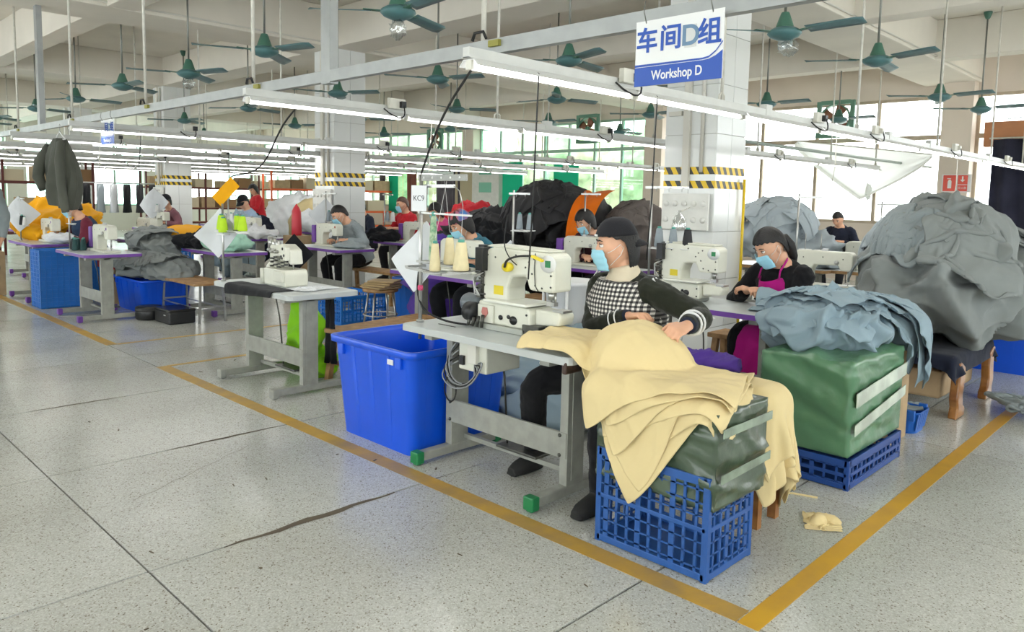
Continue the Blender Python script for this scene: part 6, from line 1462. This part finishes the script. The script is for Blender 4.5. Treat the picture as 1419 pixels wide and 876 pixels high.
def gingham():
    m = bpy.data.materials.new('gingham'); m.use_nodes = True; nt = m.node_tree; b = nt.nodes['Principled BSDF']; b.inputs['Roughness'].default_value = .85; L = nt.links.new
    tc = nt.nodes.new('ShaderNodeTexCoord'); sp = nt.nodes.new('ShaderNodeSeparateXYZ'); L(tc.outputs['Object'], sp.inputs[0])
    def band(sock):
        a = nt.nodes.new('ShaderNodeMath'); a.operation = 'MULTIPLY'; a.inputs[1].default_value = 2*PI/.022; L(sock, a.inputs[0])
        s_ = nt.nodes.new('ShaderNodeMath'); s_.operation = 'SINE'; L(a.outputs[0], s_.inputs[0])
        g = nt.nodes.new('ShaderNodeMath'); g.operation = 'GREATER_THAN'; g.inputs[1].default_value = 0; L(s_.outputs[0], g.inputs[0]); return g.outputs[0]
    u = band(sp.outputs['Y']); v = band(sp.outputs['Z']); ad = nt.nodes.new('ShaderNodeMath'); ad.operation = 'ADD'; L(u, ad.inputs[0]); L(v, ad.inputs[1])
    cr = nt.nodes.new('ShaderNodeValToRGB'); cr.color_ramp.interpolation = 'CONSTANT'; e = cr.color_ramp.elements; e[0].position = 0; e[0].color = (*hx('dedbd3'), 1); e[1].position = .25; e[1].color = (*hx('6a6866'), 1)
    q = e.new(.75); q.color = (*hx('1a191b'), 1)
    dv = nt.nodes.new('ShaderNodeMath'); dv.operation = 'DIVIDE'; dv.inputs[1].default_value = 2; L(ad.outputs[0], dv.inputs[0]); L(dv.outputs[0], cr.inputs[0]); L(cr.outputs[0], b.inputs['Base Color']); return m
ging = gingham()
cm_olive = cloth_mat('velour_olive_black', hx('23261c'), var=.35, sheen=.15)
cm_blk2 = cloth_mat('cloth_soft_black', hx('17171a'), var=.2)
cm_pink = cloth_mat('apron_magenta', hx('b51a80'), var=.06)
cm_cream2 = cloth_mat('turtleneck_cream', hx('d8cbb2'), var=.04)
# woman in the checked vest
w1, A = person('masked woman in black cap and checked vest sitting at the front table', (3.26, 2.32), 180, .45, 4, (-42, 4), hands=[on_x(951, 452, 2.98), on_x(874, 438, 3.06)], poles=[Vector((.1, 1.0, -.35)), Vector((.1, -1.0, -.6))], feet=[(2.80, 2.13, 0), (2.98, 2.72, 0)],
    topc=cm_olive, legc=cm_blk2, hs='tuck', cap=(cloth_mat('cap_black', hx('222226'), var=.2), True), hi=True, vest=ging, collar=cm_cream2, curl=1.0, twist=-8, thick=1.2, s=1.08)
for S, E, W, sd in A['arms']:
    out = A['lft']*sd; 
    a = W.lerp(E, .08); P = [S+A['upd']*.07+out*.02, S+out*.086+Vector((0, 0, -.01)), S.lerp(E, .5)+out*.072, E+out*.064]
    for off in (0, .022): MB().tube([p+A['fw']*(off-.01) for p in P], .006, 6, flat=.5).build('white_stripe', sign_white, w1)
    d = (W-E).normalized()
    for q in (.62, .76): 
        c = E.lerp(W, q); x = d.orthogonal().normalized(); y = d.cross(x); r = (.050 if q < .7 else .046)*1.14
        MB().tube([c+x*r*math.cos(2*PI*i/18)+y*r*math.sin(2*PI*i/18) for i in range(19)], .006, 6, flat=.6).build('cuff_stripe', sign_white, w1)
    c = W.lerp(E, .10); MB().tube([c-d*.02, c+d*.012], [.045, .038], 14).build('dark_cuff', cm_navy, w1)
# woman in the pink apron
w2, A2 = person('masked woman with ponytail in black cardigan and magenta apron', (5.34, 2.37), 180, .43, 21, (-28, 30), hands=[on_x(1045, 405, 5.0), on_x(1036, 402, 4.97)], topc=cm_blk2, legc=cm_blk2, hs='pony', hi=True, apron=cm_pink, twist=-12, curl=.9, thick=1.04)
MB().tube([A2['nk']+A2['lft']*.05-A2['fw']*.03, A2['nk']+A2['lft']*.06+A2['fw']*.06-A2['upd']*.0, A2['ch']+A2['lft']*.05+A2['fw']*.16+A2['upd']*.08], .008, 6).build('neck_strap', black_rub, w2)
# man in the grey shirt
person('man in grey shirt and blue mask bent over his sewing at mid left', (6.18, 9.05), 180, .47, 24, (-15, 32), hands=[(5.78, 8.80, .86), (5.75, 9.15, .84)], topc=cloth_mat('shirt_grey', hx('8e979a')), legc=cm_blk2, hs='short', thick=1.1, hi=True)
# others, smaller in the picture
cm_burg = cloth_mat('shirt_burgundy', hx('6e2c3c'), var=.1); cm_teal = cloth_mat('jacket_teal', hx('3f7688'), var=.2); cm_denim = cloth_mat('denim_blue', hx('7d9ac0'), var=.2); cm_plaid = cloth_mat('plaid_dark_red', hx('4d2832'), var=.5, scale=200)
cm_pplaid = cloth_mat('plaid_pink_brown', hx('8a5c66'), var=.4); cm_pnk = cloth_mat('top_pink', hx('d8548f'), var=.08); vest_n = cloth_mat('vest_navy', hx('2d3f5a'))
person('man in burgundy shirt and navy vest with mask under the grey sweater', (3.42, 11.30), 180, .47, 20, (-20, 15), hands=[(3.02, 11.2, .86), (2.98, 11.45, .88)], topc=cm_burg, vest=vest_n)
person('person in dark cap and pink brown plaid shirt at far left', (6.15, 15.35), 180, .47, 16, (5, 8), hands=[(5.8, 15.1, .86), (5.78, 15.4, .86)], topc=cm_pplaid, cap=(cm_black, False))
person('person in black cap and blue shirt right of the yellow cloth', (6.85, 13.6), 180, .50, 10, (20, 25), topc=cloth_mat('shirt_pale_blue', hx('9fb4cf')), cap=(cm_black, False), mask=False)
person('dark haired person in red standing far behind the yellow cloth', (8.9, 17.3), 170, .75, 8, (30, 20), topc=cm_red, hs='bob', mask=False)
person('person in dark top far behind the grey shirted man', (7.7, 11.05), 180, .47, 10, (0, 15), topc=cm_navy, hs='short')
person('man in red jacket and blue mask beyond the front thread stand', (8.3, 10.65), 180, .52, 8, (-15, 12), topc=cm_red, hair=hair_br, hs='short')
person('woman in pink top with dark bun and pale mask', (7.75, 9.0), 180, .47, 14, (0, 25), topc=cm_pnk, hs='bob')
person('woman in teal jacket with orange and blue headscarf', (5.22, 5.50), 180, .46, 20, (-12, 30), hands=[(4.85, 5.25, .87), (4.82, 5.55, .87)], topc=cm_teal, hs='bob', scarf=mat('scarf_orange_blue', hx('d9602c'), .8, c2=hx('3d6fa8'), noise_scale=9))
person('woman in dark red plaid top left of the checked vest woman', (6.88, 5.35), 180, .46, 14, (-8, 28), hands=[(6.5, 5.05, .86), (6.45, 5.2, .86)], topc=cm_plaid, hs='bob')
person('brown haired woman in denim jacket and magenta apron far right', (11.4, 4.72), 175, .46, 22, (0, 32), topc=cm_denim, hs='long', hair=hair_br, apron=cm_pink)
person('dark haired person at farthest machine before the right windows', (13.3, 5.05), 180, .46, 16, (0, 30), topc=cm_navy, hs='short', mask=False)
p_ = on_z(-30, 447, 0)
person('standing person at the left frame edge, only hand and shoe visible', (p_.x, p_.y), -100, 0, 2, (0, 0), topc=cm_grey, legc=cm_navy, stand=True, shoes=cm_grey, mask=False, curl=.4)
